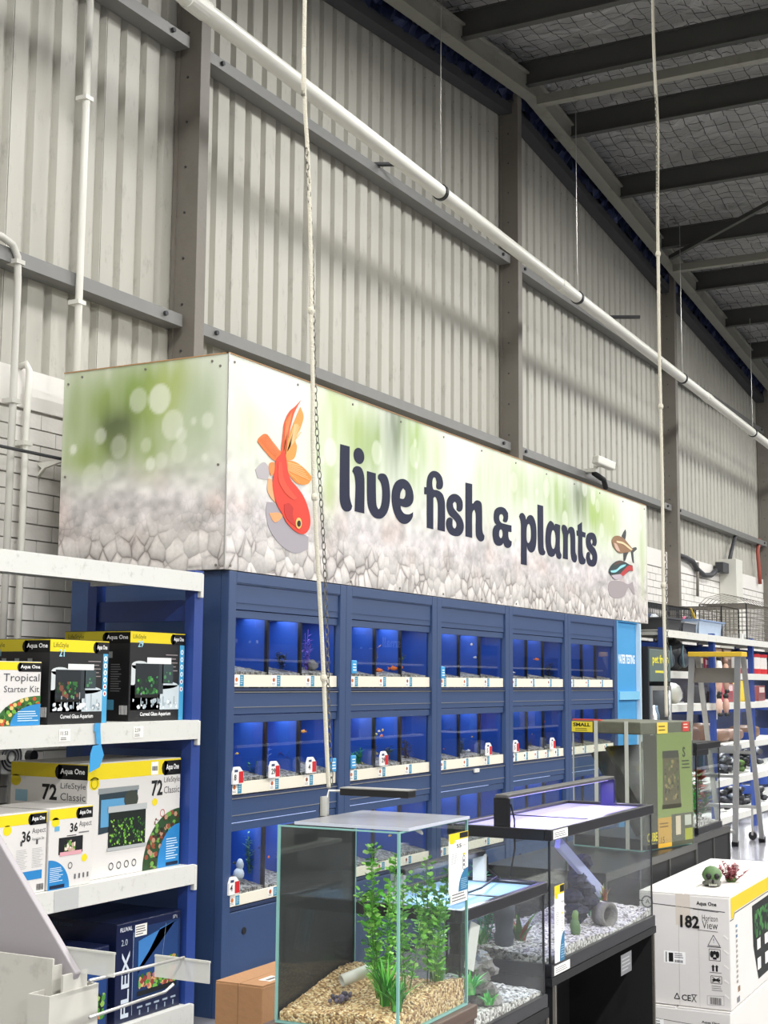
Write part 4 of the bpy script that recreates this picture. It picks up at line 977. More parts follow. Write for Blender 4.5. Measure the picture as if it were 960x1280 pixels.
def carton(name, x0, x1, y0, y1, z0, z1, m, label, cat='box', group=None, rz=0, flap=True, topm=None):
    e = empty(name, (x0, y0, z0), rz, label=label, cat=cat, group=group)
    W_, D_, H_ = x1-x0, y1-y0, z1-z0
    MB().box(0, W_, 0, D_, 0, H_-.002).build('carton_body', m, e, bevel=.003)
    if flap:
        MB().box(.001, W_-.001, .001, D_/2-.0015, H_-.002, H_+.001).build('top_flap', topm or m, e); MB().box(.001, W_-.001, D_/2+.0015, D_-.001, H_-.002, H_+.0005).build('top_flap', topm or m, e)
    return e, W_, D_, H_
def front(e): return PR((0, 0, 0), (1, 0, 0), (0, 0, 1), .0004)
def side(e, D_): return PR((0, D_, 0), (0, -1, 0), (0, 0, 1), .0004)
YEL = 'e9d21e'
def pill(pr, u, v, w_, h, l=1):
    pr.rect(u+h*.3, v, u+w_, v+h, '0e0e10', l); pr.ell(u+h*.4, v+h*.5, h*.4, h*.5, '0e0e10', l, 10); pr.text('Aqua One', u+h*.5, v+h*.26, h*.5, 'f4f4f4', w=w_-h*.75, l=l+1, bold=.02)
def tankpic(pr, u0, v0, u1, v1, green=True, l=2, seed=1):
    rr = random.Random(seed)
    pr.rect(u0, v0, u1, v1, '17201c', l)
    pr.speck(u0+.004, v0+.004, u1-.004, v0+(v1-v0)*.75, ['3f7a2c', '6aa83c', '2a5420', '8fc04c', '1d3a1c', '14261a'] if green else ['7a4a34', '3f7a2c', 'c46a4a', '2a2a20'], 170, (v1-v0)*.045, l+1, rr)
# -- second shelf
def photo_box(x0, x1, y0, dep, z0, z1, num, label, seed):
    e, W_, D_, H_ = carton('aquarium_carton', x0, x1, y0, y0+dep, z0, z1, CARDK, label, group='black boxed curved glass tanks')
    f = front(e); f.rect(0, H_-.052, W_, H_-.002, YEL, 0); pill(f, W_*.72, H_-.056, W_*.28, .05)
    f.text('LifeStyle', .02, H_-.04, .026, '55581c', l=1); f.text(num, .055, H_-.072, .03, '9fd0e0', l=2, bold=.02)
    f.rect(.012, .05, W_*.90, H_*.40, 'c2cdd2', 1); f.ell(W_*.48, H_*.40, W_*.40, H_*.05, 'c2cdd2', 1, 20)
    f.rect(.012, .05, W_*.55, H_*.62, 'ccd2d3', 1); f.ell(W_*.18, H_*.62, W_*.15, H_*.05, 'ccd2d3', 1)
    f.rect(W_*.90, .0, W_*.985, H_-.055, '4aa0cc', 1)
    for k in range(6): f.ell(W_*.943, H_*(.78-k*.085), .011, .012, 'eef4f6', 2, 12); f.ell(W_*.943, H_*(.78-k*.085), .006, .007, '7ab0cc' if k < 4 else 'c0504a', 3, 8)
    # the pictured tank
    f.rect(W_*.10, H_*.28, W_*.52, H_*.64, '20262a', 3); f.rect(W_*.30, H_*.64, W_*.74, H_*.71, 'e6e8e6', 4); f.rect(W_*.52, H_*.30, W_*.60, H_*.64, '30383c', 3); f.rect(W_*.58, H_*.42, W_*.78, H_*.64, '39464a', 3)
    rr = random.Random(seed); f.speck(W_*.12, H_*.30, W_*.50, H_*.50, ['4f9a4a', '2f6a34', '7a4a3a' if seed == 1 else '3f8a54', '1c3a24'], 26, .015, 5, rr)
    f.speck(W_*.6, H_*.43, W_*.76, H_*.55, ['4f8a5a', '2f5a34'], 7, .010, 5, rr); f.rect(W_*.10, H_*.26, W_*.52, H_*.29, '0d0d0d', 6)
    for k in range(7): f.rect(W_*(.2+.1*k), H_*rr.uniform(.16, .2), W_*(.215+.1*k), H_*rr.uniform(.24, .38), '98a4aa', 4)
    f.speck(W_*.06, .055, W_*.86, H_*.25, ['f2f5f6', 'a8b6be', 'dfe6ea', '8c9aa2'], 26, .012, 5, rr)
    for k in range(5): f.rect(W_*.64, H_*(.74-.045*k), W_*(.86-.03*(k % 2)), H_*(.75-.045*k), '9a9090', 2)
    f.text('Curved Glass Aquarium', W_*.2, .018, .022, 'f4f4f4', w=W_*.55, l=2, bold=.015)
    f.done(e, 'front_print')
    s = side(e, D_); s.rect(0, H_-.052, D_, H_-.002, 'c9b92c', 0); pill(s, D_*.58, H_-.056, D_*.42, .05); s.text('LifeStyle', .02, H_-.04, .026, '4a4c1c', l=1); s.text(num, .06, H_-.072, .03, '7aa8b4', l=2)
    for k in range(4): s.rect(D_*(.07+.2*k), H_*.70, D_*(.14+.2*k), H_*.77, '8c9290', 1)
    for k in range(2): s.lines(D_*(.5+.22*k), H_*.32, D_*(.66+.22*k), H_*.64, 12, '77797a', 1)
    s.rect(D_*.62, .05, D_*.78, .095, '4a90b0', 1); s.bars(D_*.86, .03, D_*.98, .07, 'f0f0f0', 1)
    s.done(e, 'side_print')
    return e
photo_box(4.416, 4.790, 3.945, .36, 1.414, 1.765, '21', 'black boxed curved glass aquarium in the middle of the second shelf', 1)
photo_box(4.985, 5.395, 3.985, .38, 1.414, 1.818, '29', 'larger black boxed curved glass aquarium at the right end of the second shelf', 2)
e, W_, D_, H_ = carton('starter_kit_carton', 3.92, 4.365, 3.942, 4.3, 1.414, 1.668, CARDW, 'white starter kit box with a yellow top band on the second shelf')
f = front(e); f.rect(0, H_-.034, W_, H_-.002, YEL, 0); pill(f, W_-.14, H_-.04, .14, .036); f.text('Tropical', W_-.215, H_-.088, .04, '4a4a4e', w=.205, l=1); f.text('Starter Kit', W_-.21, H_-.122, .026, '4a4a4e', w=.2, l=1)
f.ell(W_, 0, .25, .118, '3b6a34', 1, 20, 90, 180); rr = random.Random(4)
for k in range(60):
    t = R(rr.uniform(92, 178)); r_ = rr.uniform(.62, .97); f.ell(W_+.25*r_*math.cos(t), .118*r_*math.sin(t)*.98, .012, .009, rr.choice(['c2502e', '6aa83c', '2a5420', 'd8c070', '1c2c1c']), 2+rr.random(), 6)
f.ell(W_, 0, .17, .085, '2f86c0', 4, 20, 90, 180); f.lines(W_-.13, .015, W_-.01, .06, 5, 'd5e6f0', 5); f.rect(.05, .08, .1, .17, '33363a', 1); f.ell(W_-.3, .13, .012, .01, YEL, 1, 10); f.done(e, 'front_print')
# -- third shelf
e, W_, D_, H_ = carton('aquarium_carton', 4.725, 5.385, 3.985, 4.42, .748, 1.238, CARDW, 'largest white boxed aquarium, numbered 72, with a yellow band', group='white boxed tanks')
f = front(e); f.rect(0, H_-.07, W_, H_-.002, YEL, 0); pill(f, W_*.78, H_-.075, W_*.22, .066); f.ell(.045, H_-.085, .035, .028, YEL, 0); f.ring(.045, H_-.085, .018, .024, 'a89a20', 1)
f.rect(W_*.66, H_-.068, W_*.74, H_-.01, 'f2f2ee', 1); f.bars(W_*.67, H_-.05, W_*.73, H_-.03, '333333', 2)
f.text('72', W_*.67, H_-.165, .072, '1c1c1e', w=W_*.125, l=1, bold=.03); f.text('LifeStyle', W_*.81, H_-.115, .032, '55555a', w=W_*.18, l=1); f.text('Classic', W_*.81, H_-.158, .032, '55555a', w=W_*.18, l=1)
f.poly([(W_*.12, H_*.38), (W_*.50, H_*.42), (W_*.52, H_*.75), (W_*.12, H_*.74)], '2a3a44', 1); f.rect(W_*.14, H_*.44, W_*.5, H_*.68, '5a9ac4', 2); f.poly([(W_*.11, H_*.73), (W_*.53, H_*.74), (W_*.53, H_*.78), (W_*.11, H_*.78)], '8c9294', 3)
f.ell(W_*.45, H_*.66, .05, .04, '3a4038', 3); tankpic(f, W_*.22, H_*.25, W_*.61, H_*.58, True, 5, 3); f.rect(W_*.21, H_*.56, W_*.62, H_*.615, 'b4b8b8', 8); f.rect(W_*.21, H_*.225, W_*.62, H_*.255, 'a8acac', 8)
f.ell(W_*.71, H_*.61, .02, .017, YEL, 1, 12); f.ring(W_*.8, H_*.5, .014, .018, 'c0605a', 1); f.speck(W_*.71, H_*.40, W_*.76, H_*.46, ['7a5a50'], 5, .008, 2)
f.ell(W_, 0, .27, .26, '2c4a2c', 1, 24, 90, 180); rr = random.Random(5)
for k in range(90):
    t = R(rr.uniform(92, 178)); r_ = rr.uniform(.6, .97); f.ell(W_+.27*r_*math.cos(t), .26*r_*math.sin(t), .014, .012, rr.choice(['8a4a34', '6a9a44', '2a4420', '4a2c24', '1c2c1c', 'b08a70']), 2+rr.random(), 6)
f.ell(W_, 0, .165, .19, '2a80be', 4, 20, 90, 180); f.lines(W_-.10, .03, W_-.01, .13, 9, 'd5e6f0', 5); f.rect(W_-.1, .005, W_-.01, .02, '15233c', 6)
for k in range(4): f.ring(W_*(.26+.08*k), H_*.09, .012, .017, '55555a', 1, 12)
f.done(e, 'front_print')
s = side(e, D_); s.rect(0, H_-.062, D_, H_-.002, 'cfbb20', 0); pill(s, D_*.58, H_-.068, D_*.42, .062); s.text('72', D_*.42, H_-.16, .07, '1c1c1e', w=.085, l=1, bold=.03); s.text('LifeStyle', D_*.66, H_-.115, .032, '55555a', w=D_*.32, l=1); s.text('Classic', D_*.66, H_-.158, .032, '55555a', w=D_*.32, l=1); s.ell(.03, H_-.08, .03, .025, 'cfbb20', 0); s.rect(.03, H_-.17, .1, H_-.12, '8fb4c4', 1); s.done(e, 'side_print')
e, W_, D_, H_ = carton('aquarium_carton', 4.44, 4.705, 3.935, 4.25, .748, 1.072, CARDW, 'small white tank box numbered 36 showing a lit tank picture', group='white boxed tanks')
f = front(e); f.rect(0, H_-.045, W_, H_-.002, YEL, 0); pill(f, W_*.6, H_-.05, W_*.4, .044); f.ell(.035, H_-.055, .024, .02, YEL, 0)
f.text('36', W_*.47, H_-.102, .038, '1c1c1e', w=W_*.18, l=1, bold=.03); f.text('Aspect', W_*.68, H_-.09, .03, '55555a', w=W_*.3, l=1); f.lines(W_*.68, H_-.115, W_*.97, H_-.10, 1, '77777a', 1)
f.rect(W_*.22, H_*.42, W_*.78, H_*.63, '17191c', 1); f.rect(W_*.25, H_*.40, W_*.76, H_*.45, 'd8a0a8', 2); f.speck(W_*.35, H_*.45, W_*.6, H_*.59, ['e8d8c8', '6a9a44', 'c0a090', '2a4420'], 22, .012, 3); f.rect(W_*.4, H_*.64, W_*.62, H_*.65, '222222', 2)
f.ell(0, 0, .13, .12, '2a80be', 1, 20, 0, 90); f.lines(.01, .03, .09, .09, 8, 'd5e6f0', 2); f.rect(.01, .004, .1, .018, '15233c', 3); f.ell(W_*.83, H_*.34, .018, .016, YEL, 1, 12)
for k in range(4): f.rect(W_*(.6+.1*k), .03, W_*(.64+.1*k), .05, '66666a', 1)
f.ring(W_*.5, H_*.27, .01, .014, '55555a', 1, 12); f.rect(.03, H_*.72, .06, H_*.78, '6aa8c8', 1); f.done(e, 'front_print')
e, W_, D_, H_ = carton('aquarium_carton', 4.07, 4.43, 3.94, 4.3, .748, 1.068, CARDW, 'white tank box numbered 36 turned to show its printed text side', group='white boxed tanks')
f = front(e); f.rect(0, H_-.045, W_, H_-.002, YEL, 0); pill(f, W_*.69, H_-.05, W_*.3, .044); f.ell(W_*.37, H_-.06, .024, .02, YEL, 0); f.text('36', W_*.6, H_-.115, .045, '1c1c1e', w=W_*.14, l=1, bold=.03); f.text('Aspect', W_*.76, H_-.09, .028, '55555a', w=W_*.22, l=1); f.text('Aquarium Set', W_*.76, H_-.115, .016, '66666a', w=W_*.2, l=1)
for k in range(4): f.lines(W_*(.02+.25*k), .10, W_*(.2+.25*k), H_*.56, 12, '99999c', 1, .22); f.rect(W_*(.08+.25*k), H_*.6, W_*(.11+.25*k), H_*.66, '4a4a4e', 1)
f.rect(W_*.5, .055, W_*.94, .09, '2a80be', 1); f.bars(W_*.86, .01, W_*.97, .035, '2a2a2a', 1); f.done(e, 'front_print')
# -- bottom shelf
e, W_, D_, H_ = carton('aquarium_carton', 4.92, 5.385, 3.96, 4.42, .121, .545, CARDN, 'large dark blue box with a planted tank picture on the bottom shelf', group='dark blue boxed tanks')
f = front(e); f.rect(W_*.24, H_*.2, W_*.98, H_*.92, '16305c', 0); f.poly([(W_*.33, H_*.78), (W_*.9, H_*.9), (W_*.66, H_*.86), (W_*.33, H_*.45)], '3a78b8', 1); f.poly([(W_*.33, H_*.5), (W_*.7, H_*.85), (W_*.95, H_*.9), (W_*.95, H_*.3), (W_*.33, H_*.3)], '1c3c70', 1)
f.rect(W_*.32, H_*.22, W_*.94, H_*.27, '14181c', 3); rr = random.Random(6); f.speck(W_*.34, H_*.27, W_*.92, H_*.44, ['4a8a34', 'b06a5a', '2a5a24', 'd0a070', '6aaa44', '8a3a34'], 90, .017, 4, rr); f.speck(W_*.6, H_*.4, W_*.95, H_*.56, ['4a8a34', 'b08a4a', '2a5a24', '8aa050'], 30, .016, 4, rr)
f.line([(W_*.25, H_*.05), (W_*.25, H_*.88)], .002, 'b8c4d0', 2); f.line([(W_*.75, H_*.9), (W_*.68, H_*.4)], .0015, '9ab0c4', 2)
f.text('FLEX', W_*.20, .02, W_*.115, 'c9d2dc', w=H_*.66, l=2, rot=True, bold=.02); f.text('2.0', W_*.07, H_*.77, .026, 'b4c0cc', l=2); f.text('FLUVAL', W_*.05, H_*.91, .018, 'd8dee6', l=2, bold=.02)
f.rect(W_*.27, H_*.83, W_*.45, H_*.95, 'eceae4', 2); f.lines(W_*.28, H_*.84, W_*.44, H_*.94, 4, '3a3a3a', 3)
for k in range(5): f.rect(W_*(.33+.13*k), H_*.1, W_*(.41+.13*k), H_*.12, '9aa8b8', 2); f.rect(W_*(.36+.13*k), H_*.03, W_*(.38+.13*k), H_*.08, '8a98a8', 2)
f.text('57 L', W_*.86, H_*.93, .014, 'd8dee6', l=2); f.done(e, 'front_print')
s = side(e, D_); s.text('SMART DESIGN', .06, H_*.93, .014, '4a5a78', w=.15, l=1); s.rect(D_*.02, 0, D_*.5, H_*.62, '20508c', 0); s.rect(D_*.02, H_*.5, D_*.8, H_*.66, '2a5c98', 1); s.lines(D_*.5, .05, D_*.94, H_*.3, 8, '3c5078', 1); s.done(e, 'side_print')
e, W_, D_, H_ = carton('aquarium_carton', 4.50, 4.86, 3.95, 4.3, .121, .47, CARDN, 'smaller dark blue box behind the metal hooks on the bottom shelf', group='dark blue boxed tanks')
f = front(e); f.rect(.01, .01, W_-.01, H_*.8, '1c3c74', 0); f.ell(W_*.7, H_*.3, .08, .07, '14281c', 1); f.speck(W_*.5, .05, W_*.95, H_*.45, ['4a8a34', '8ab050', '2a5a24', 'c07a5a'], 40, .016, 2); f.rect(W_*.05, .02, W_*.4, .06, '9ab0c4', 2); f.done(e, 'front_print')
# wall socket and cord on the brick wall
q = P(14, 945, y=5.2)
ws = empty('wall_unit', (q[0], 5.236, q[2]), label='grey round-faced wall unit with a black plug at the left edge', cat='wall unit')
MB().box(-.13, .11, -.09, 0, -.09, .10).build('housing', WHITE, ws, bevel=.006)
b = MB()
for r_ in (.03, .05, .07): b.tube([(-.06+r_*math.cos(a*math.pi/10), -.095, r_*math.sin(a*math.pi/10)) for a in range(21)], .005, 5)
b.build('grille_rings', DARKSTEEL, ws, kind='stuff')
MB().tube([(.07, -.13, .0), (.07, -.09, .0)], .03, 12).build('plug', BLACK, ws); MB().tube([(.07, -.12, -.01), (.13, -.11, -.04), (.14, -.05, -.14), (.14, -.02, -.3)], .006, 6).build('cord', BLACK, ws)

# ================================================================ FOREGROUND AQUARIUMS
def tank(name, x, y, z, W_, D_, H_, label, rz=0.0, rim=0.0, edge=None, gl=None, group=None, name2='glass_pane'):
    e = empty(name, (x, y, z), rz, label=label, cat='aquarium', group=group); t = .006; gl = gl or GLASS
    MB().box(t, W_-t, 0, t, 0, H_).build(name2, gl, e); MB().box(t, W_-t, D_-t, D_, 0, H_).build(name2, gl, e)
    MB().box(0, t, 0, D_, 0, H_).build(name2, gl, e); MB().box(W_-t, W_, 0, D_, 0, H_).build(name2, gl, e)
    MB().box(0, W_, 0, D_, -.006, 0).build('base_glass', GEDGE if not rim else BLACK, e)
    em = edge or GEDGE
    for a in (-.0008, W_-.0052):
        for c in (-.0008, D_-.0052): MB().box(a, a+.006, c, c+.006, 0, H_).build('edge_seam', em, e)
    if rim:
        for za, zb, nm in ((H_-rim, H_+.006, 'top_rim'), (-.012, rim*.9, 'bottom_rim')):
            o = .008
            MB().box(-o, W_+o, -o, .014, za, zb).box(-o, W_+o, D_-.014, D_+o, za, zb).box(-o, .014, .014, D_-.014, za, zb).box(W_-.014, W_+o, .014, D_-.014, za, zb).build(nm, TRIMB, e, bevel=.003, kind='stuff')
    else: MB().box(.0, W_, -.001, .001, H_-.003, H_+.001).box(-.001, .001, 0, D_, H_-.003, H_+.001).box(W_-.001, W_+.001, 0, D_, H_-.003, H_+.001).build('rim_edge', GEDGE, e)
    return e
def card(parent, O, w_, h, big, small, U=(1, 0, 0)):
    pr = PR(O, U, (0, 0, 1), .0004); pr.rect(0, 0, w_, h, 'f3f2ee', 0); pr.rect(0, h*.88, w_, h, 'e6c81e', 1); pr.rect(w_*.55, h*.9, w_*.98, h*.99, '151518', 2); pr.ell(w_*.18, h*.86, w_*.15, h*.035, 'e6c81e', 1)
    pr.text(big, w_*.4, h*.74, h*.07, '26262a', w=w_*.25, l=1, bold=.02); pr.text(small, w_*.66, h*.755, h*.035, '55555a', w=w_*.3, l=1)
    pr.lines(w_*.1, h*.48, w_*.5, h*.66, 7, '8a8a8e', 1, .3); pr.ell(w_*.78, h*.62, w_*.07, h*.018, 'd8c020', 1)
    for k in range(3): pr.ring(w_*.78, h*(.54-.07*k), w_*.05, w_*.075, '77777c', 1, 10)
    pr.ell(w_, 0, w_*.5, h*.38, '2f6f96', 1, 18, 90, 180); pr.lines(w_*.62, h*.03, w_*.97, h*.22, 6, '9cc0d4', 2, .3)
    pr.text('I', w_*.1, h*.1, h*.06, '3a3a3e', l=1); pr.text('I', w_*.22, h*.1, h*.06, '3a3a3e', l=1)
    b = pr.done(parent, 'price_card'); return b

# ---- tall glass tank with green plants (nearest)
AX, AY, AZ, AW, AD, AH = 2.957, 1.551, .786, .398, .333, .462
tA = tank('glass_tank', AX, AY, AZ, AW, AD, AH, 'nearest glass tank, tall and frameless, with leafy green plants on tan gravel', R(1.2))
MB().box(.001, AW-.001, AD+.0006, AD+.002, .002, AH-.002).build('black_backing', mat('backing_film', '323236', .6), tA)
MB().box(.028, AW-.012, -.010, AD-.03, AH+.001, AH+.008).build('lid', LIDGLASS, tA, bevel=.002)
MB().box(.028, AW-.012, -.011, -.009, AH+.001, AH+.008).box(.027, .029, -.01, AD-.03, AH+.001, AH+.008).build('lid_edge', mat('lid_edge_white', 'bcc0cc', .3), tA)
MB().obox((.10, .02, AH+.004), (.125, .0, AH-.012), (1, 0, 0), .014, .004).build('lid_tab', CLEARP, tA)
heap('gravel', .007, AW-.007, .007, AD-.009, 0, lambda u, v: .018+.042*min(1, u*1.3)+.012*math.sin(v*5+u*3)+.014*v*(1-u), GRAVTAN, tA, nx=60, ny=50, amp=.0022)
card(tA, (AW-.122, -.0012, AH-.178), .12, .148, '55', 'Aspire')
pr = PR((AW-.122, -.0012, AH-.205), (1, 0, 0), (0, 0, 1), .0004); pr.rect(.01, 0, .115, .03, 'eceae4', 0); pr.lines(.02, .004, .11, .026, 3, '55555a', 1); pr.done(tA, 'price_label')
st = empty('wooden_stand', (AX-.012, AY-.012, 0), R(1.2), label='dark wood cabinet stand under the nearest glass tank', cat='stand')
MB().box(0, AW+.03, 0, AD+.03, .02, .745).build('cabinet', WOODM, st); MB().box(-.006, AW+.036, -.006, AD+.036, .745, .779).build('top', WOODM, st, bevel=.003); MB().box(.02, AW+.01, .02, AD+.01, 0, .02).build('plinth', BLACKM, st)
GR = ['74c044', '9adc5c', '5aae38', 'b8ec7c', '4a9430', '86d050']
def stem_plant(name, x, y, z, h, stems, label, seed, spr=.03, ll=.021, cols=GR, dens=85):
    e = empty(name, (x, y, z), label=label, cat='plant', group='green plants in the nearest tank'); rr = random.Random(seed)
    for s in range(stems):
        a = rr.uniform(0, 6.28); r0 = spr*.5*rr.random(); r1 = spr*(.4+rr.random()); hh = h*rr.uniform(.5, 1) if s > 1 else h*(1-.08*s)
        b = rr.uniform(-1, 1)*.012
        path = [(r0*math.cos(a)+(r1*math.cos(a)-r0*math.cos(a))*t+b*math.sin(t*4), r0*math.sin(a)+(r1*math.sin(a)-r0*math.sin(a))*t, hh*t) for t in [k/8 for k in range(9)]]
        stm = MB().tube(path, [.0017-.0008*k/8 for k in range(9)], 5, '5c8a2c').build('stem', LEAF, e, smooth=True)
        lf = MB()
        for i in range(int(dens*hh/.3)):
            t = rr.uniform(.08, 1) ** .8; k = min(7, int(t*8)); f_ = t*8-k
            p = Vector(path[k])*(1-f_)+Vector(path[k+1])*f_; an = rr.uniform(0, 6.28); q = ll*rr.uniform(.55, 1.1)
            d = Vector((math.cos(an), math.sin(an), rr.uniform(.0, .9))); lf.tube([p, p+d*q*.4], .0006, 3, cols[2], caps=False)
            p2 = p+d*q*.4; c = rr.choice(cols)
            n_ = Vector((rr.uniform(-.5, .5), rr.uniform(-.5, .5), 1))
            u = d.cross(n_).normalized()*q*.38; w_ = d.normalized()*q*.42
            ring = [p2+w_*(1-math.cos(g))+u*math.sin(g)+n_*(.0015*math.sin(3*g)) for g in [j*math.pi/4 for j in range(8)]]
            lf.add(ring, [tuple(range(8))], c)
        lf.build('leaves', LEAF, stm, kind='stuff')
    return e
q = P(478, 1243, z=AZ+.055); stem_plant('leafy_plant', q[0], q[1], AZ+.045, .37, 6, 'tall leafy green plant at the middle of the nearest tank', 3, .045)
q = P(508, 1236, z=AZ+.055); stem_plant('leafy_plant', q[0], q[1], AZ+.05, .27, 4, 'bushy leafy plant just left of the front edge of the nearest tank', 12, .035)
q = P(545, 1224, z=AZ+.065); stem_plant('leafy_plant', q[0]-.01, q[1], AZ+.052, .31, 7, 'tall leafy green plant at the right of the nearest tank', 8, .045)
def grass(name, x, y, z, h, n, label, seed, cols, wd=.007, spread=.7):
    rr = random.Random(seed); b = MB()
    for i in range(n):
        a = rr.uniform(0, 6.28); l = h*rr.uniform(.5, 1); le = rr.uniform(.1, spread); w_ = wd*rr.uniform(.6, 1.1)
        x0, y0 = math.cos(a)*.012*rr.random(), math.sin(a)*.012*rr.random(); u = (-math.sin(a)*w_/2, math.cos(a)*w_/2)
        vs = []
        for k in range(5):
            t = k/4; o = l*le*t*t; ww = 1-t*t
            cx_, cy_, cz_ = x0+math.cos(a)*o, y0+math.sin(a)*o, l*t*(1-.25*le*t)
            vs += [(cx_-u[0]*ww, cy_-u[1]*ww, cz_), (cx_+u[0]*ww, cy_+u[1]*ww, cz_)]
        b.add(vs, [(2*k, 2*k+1, 2*k+3, 2*k+2) for k in range(4)], rr.choice(cols))
    return b.build(name, LEAF, loc=(x, y, z), label=label, cat='plant', group='grassy plants')
q = P(482, 1256, z=AZ+.045); grass('grass_plant', q[0], q[1], AZ+.04, .125, 95, 'dark green grassy tuft in front of the tall plants in the nearest tank', 5, ['3f9a30', '54b23c', '2f7a26', '74c84e'], .009)
q = P(505, 1262, z=AZ+.045); grass('grass_plant', q[0], q[1]+.02, AZ+.04, .085, 60, 'broad-leaved grassy tuft by the front edge of the nearest tank', 6, ['3f9a34', '2f8028', '5ab848'], .011, 1.0)
q = P(548, 1226, z=AZ+.06); grass('grass_plant', q[0], q[1], AZ+.05, .06, 120, 'fine green moss tuft at the right of the nearest tank', 7, ['4fa63a', '3f8f2e', '6cc04a'], .003, .9)
q = P(425, 1246, z=AZ+.045); rr = random.Random(2); b = MB()
for k in range(26): b.blob(rr.uniform(-.028, .028), rr.uniform(-.016, .016), .008+rr.random()*.012, .006, .005, .006, rr.choice(['6a6478', '565064', '7c7488', '4a4656']), seg=6, ring=5, j=.3)
b.build('lava_stones', COLR, kind='stuff', loc=(q[0], q[1], AZ+.03), label='small heap of purple-grey stones on the tan gravel', cat='stones')
q0 = Vector(P(427, 1226, z=AZ+.075)); q1 = Vector(P(462, 1212, z=AZ+.095))
e = empty('white_tube', (0, 0, 0), label='short white plastic tube lying on the tan gravel', cat='tube')
d = (q1-q0).normalized(); n_ = 20; u = d.cross(Vector((0, 0, 1))).normalized(); w_ = u.cross(d); b = MB()
vs = [p+(u*math.cos(2*math.pi*j/n_)+w_*math.sin(2*math.pi*j/n_))*r_ for p, r_ in ((q0, .015), (q1, .015), (q1, .0128), (q0, .0128)) for j in range(n_)]
b.add(vs, [(k*n_+j, k*n_+(j+1) % n_, ((k+1) % 4)*n_+(j+1) % n_, ((k+1) % 4)*n_+j) for k in range(4) for j in range(n_)]); b.build('tube_wall', PVC, e, smooth=True)
# clip-on light
q = P(407, 1014, y=AY+AD-.004)
la = empty('tank_lamp', (q[0], q[1], AZ+AH), label='slim black clip-on light over the nearest tank, on a clear bracket', cat='lamp')
B0 = Vector(P(430, 989, x=q[0]+.02)); B1 = Vector(P(515, 993, x=q[0]+.02)); o_ = Vector(la.location)
a0, a1 = B0-o_, B1-o_
MB().obox(a0, a1, (1, 0, 0), .045, .018).build('light_bar', BLACK, la, bevel=.002)
MB().obox(a0+Vector((0, 0, .010)), a1+Vector((0, -.001, .010)), (1, 0, 0), .047, .0025).build('bar_top', METAL, la)
MB().box(-.02, .02, -.012, .010, -.02, .006).build('clamp', BLACK, la, bevel=.002)
MB().box(-.018, .0175, .0, .006, .006, .055).box(-.018, -.012, -.012, .006, .006, .055).build('clear_bracket', CLEARP, la)
MB().tube([(.0, .004, .006), (.002, .004, .03), (.004, -.002, .05), (a0.x, a0.y+.045, a0.z), tuple(a0)], .0035, 8).build('arm', METAL, la, smooth=True)
MB().tube([(-.012, .008, .05), (-.01, .012, .02), (-.004, .012, -.02), (-.004, .012, -.3)], .0022, 6).build('cord', BLACK, la)

# ---- long black-rimmed tank with violet light
BX, BY, BW, BD = 4.185, 1.662, 1.075, .345
BZ = P(694, 1214, y=BY)[2]; BH = 1.136-BZ
tB = tank('long_tank', BX, BY, BZ, BW, BD, BH, 'long black-rimmed tank under a violet light, with white gravel and a dark rock', R(.6), rim=.03, edge=BLACK)
LIT_LID = mat('violet_lit_lid', 'b9b4ea', .25, var=.12, vscale=5)  # lid tone with the bar's violet light mixed into the colour
for a, c in ((.016, BW*.44), (BW*.45, BW-.016)): MB().box(a, c, .016, BD-.016, BH-.010, BH-.004).build('glass_lid', glass('violet_lit_lid_glass', (.8, .8, .95), 1.45, .1, ('c3c0f0', .62)) if 'violet_lit_lid_glass' not in bpy.data.materials else bpy.data.materials['violet_lit_lid_glass'], tB)  # violet lamplight on the lids is put into their haze colour
MB().box(BW*.44, BW*.45, .016, BD-.016, BH-.012, BH-.001).build('lid_bar', BLACK, tB)
heap('gravel', .008, BW-.008, .008, BD-.008, 0, lambda u, v: .045+.012*math.sin(u*7)+.02*v, GRAVWHITE, tB, nx=90, ny=30, amp=.003)
card(tB, (.015, -.0092, .028), .085, .235, '', 'Horizon')
for z_, nm in ((BH-.026, 'a'), (-.008, 'b')):
    pr = PR((.01, -.0088, z_), (1, 0, 0), (0, 0, 1), .0004); pr.rect(0, 0, .13 if nm == 'a' else .14, .028, 'efede8', 0); pr.lines(.01, .004, .12, .022, 3, '6a6a6e', 1); pr.done(tB, 'rim_label')
gl0 = Vector((BX, BY, BZ))
lb = empty('tank_lamp', (BX, BY, BZ+BH), R(.6), label='long grey light bar standing on two black legs over the long tank', cat='lamp')
za = P(627, 997, x=BX)[2]-(BZ+BH)
ya = P(627, 1034, x=BX)[1]-BY
for xx in (.0, BW-.03): MB().box(xx, xx+.012, ya-.028, ya+.028, .0, za).box(xx, xx+.03, ya-.03, ya+.03, -.004, .006).build('leg', BLACK if xx == 0 else mat('violet_lit_leg', '18154a', .4), lb, bevel=.003)  # far leg is black too; the bar's violet light is in its colour
MB().box(-.004, BW-.005, ya-.022, ya+.022, za-.002, za+.010).build('light_bar', mat('bar_grey', '5b5a58', .35, .4), lb, bevel=.003)
MB().box(.04, BW-.06, ya-.014, ya+.014, za-.0035, za-.0022).build('led_strip', mat('led_violet', 'ffffff', emis=('b9a8ff', 4.0)), lb)
area((BW/2, ya, za-.012), BW*.85, .03, 4.2, (.66, .60, 1.0), parent=lb, name='violet_light')
MB().tube([(.006, ya-.03, za*.8), (.012, ya-.04, za*.3), (-.01, ya-.05, -.06), (-.05, ya-.05, -.14)], .003, 6).build('cord', BLACK, lb)
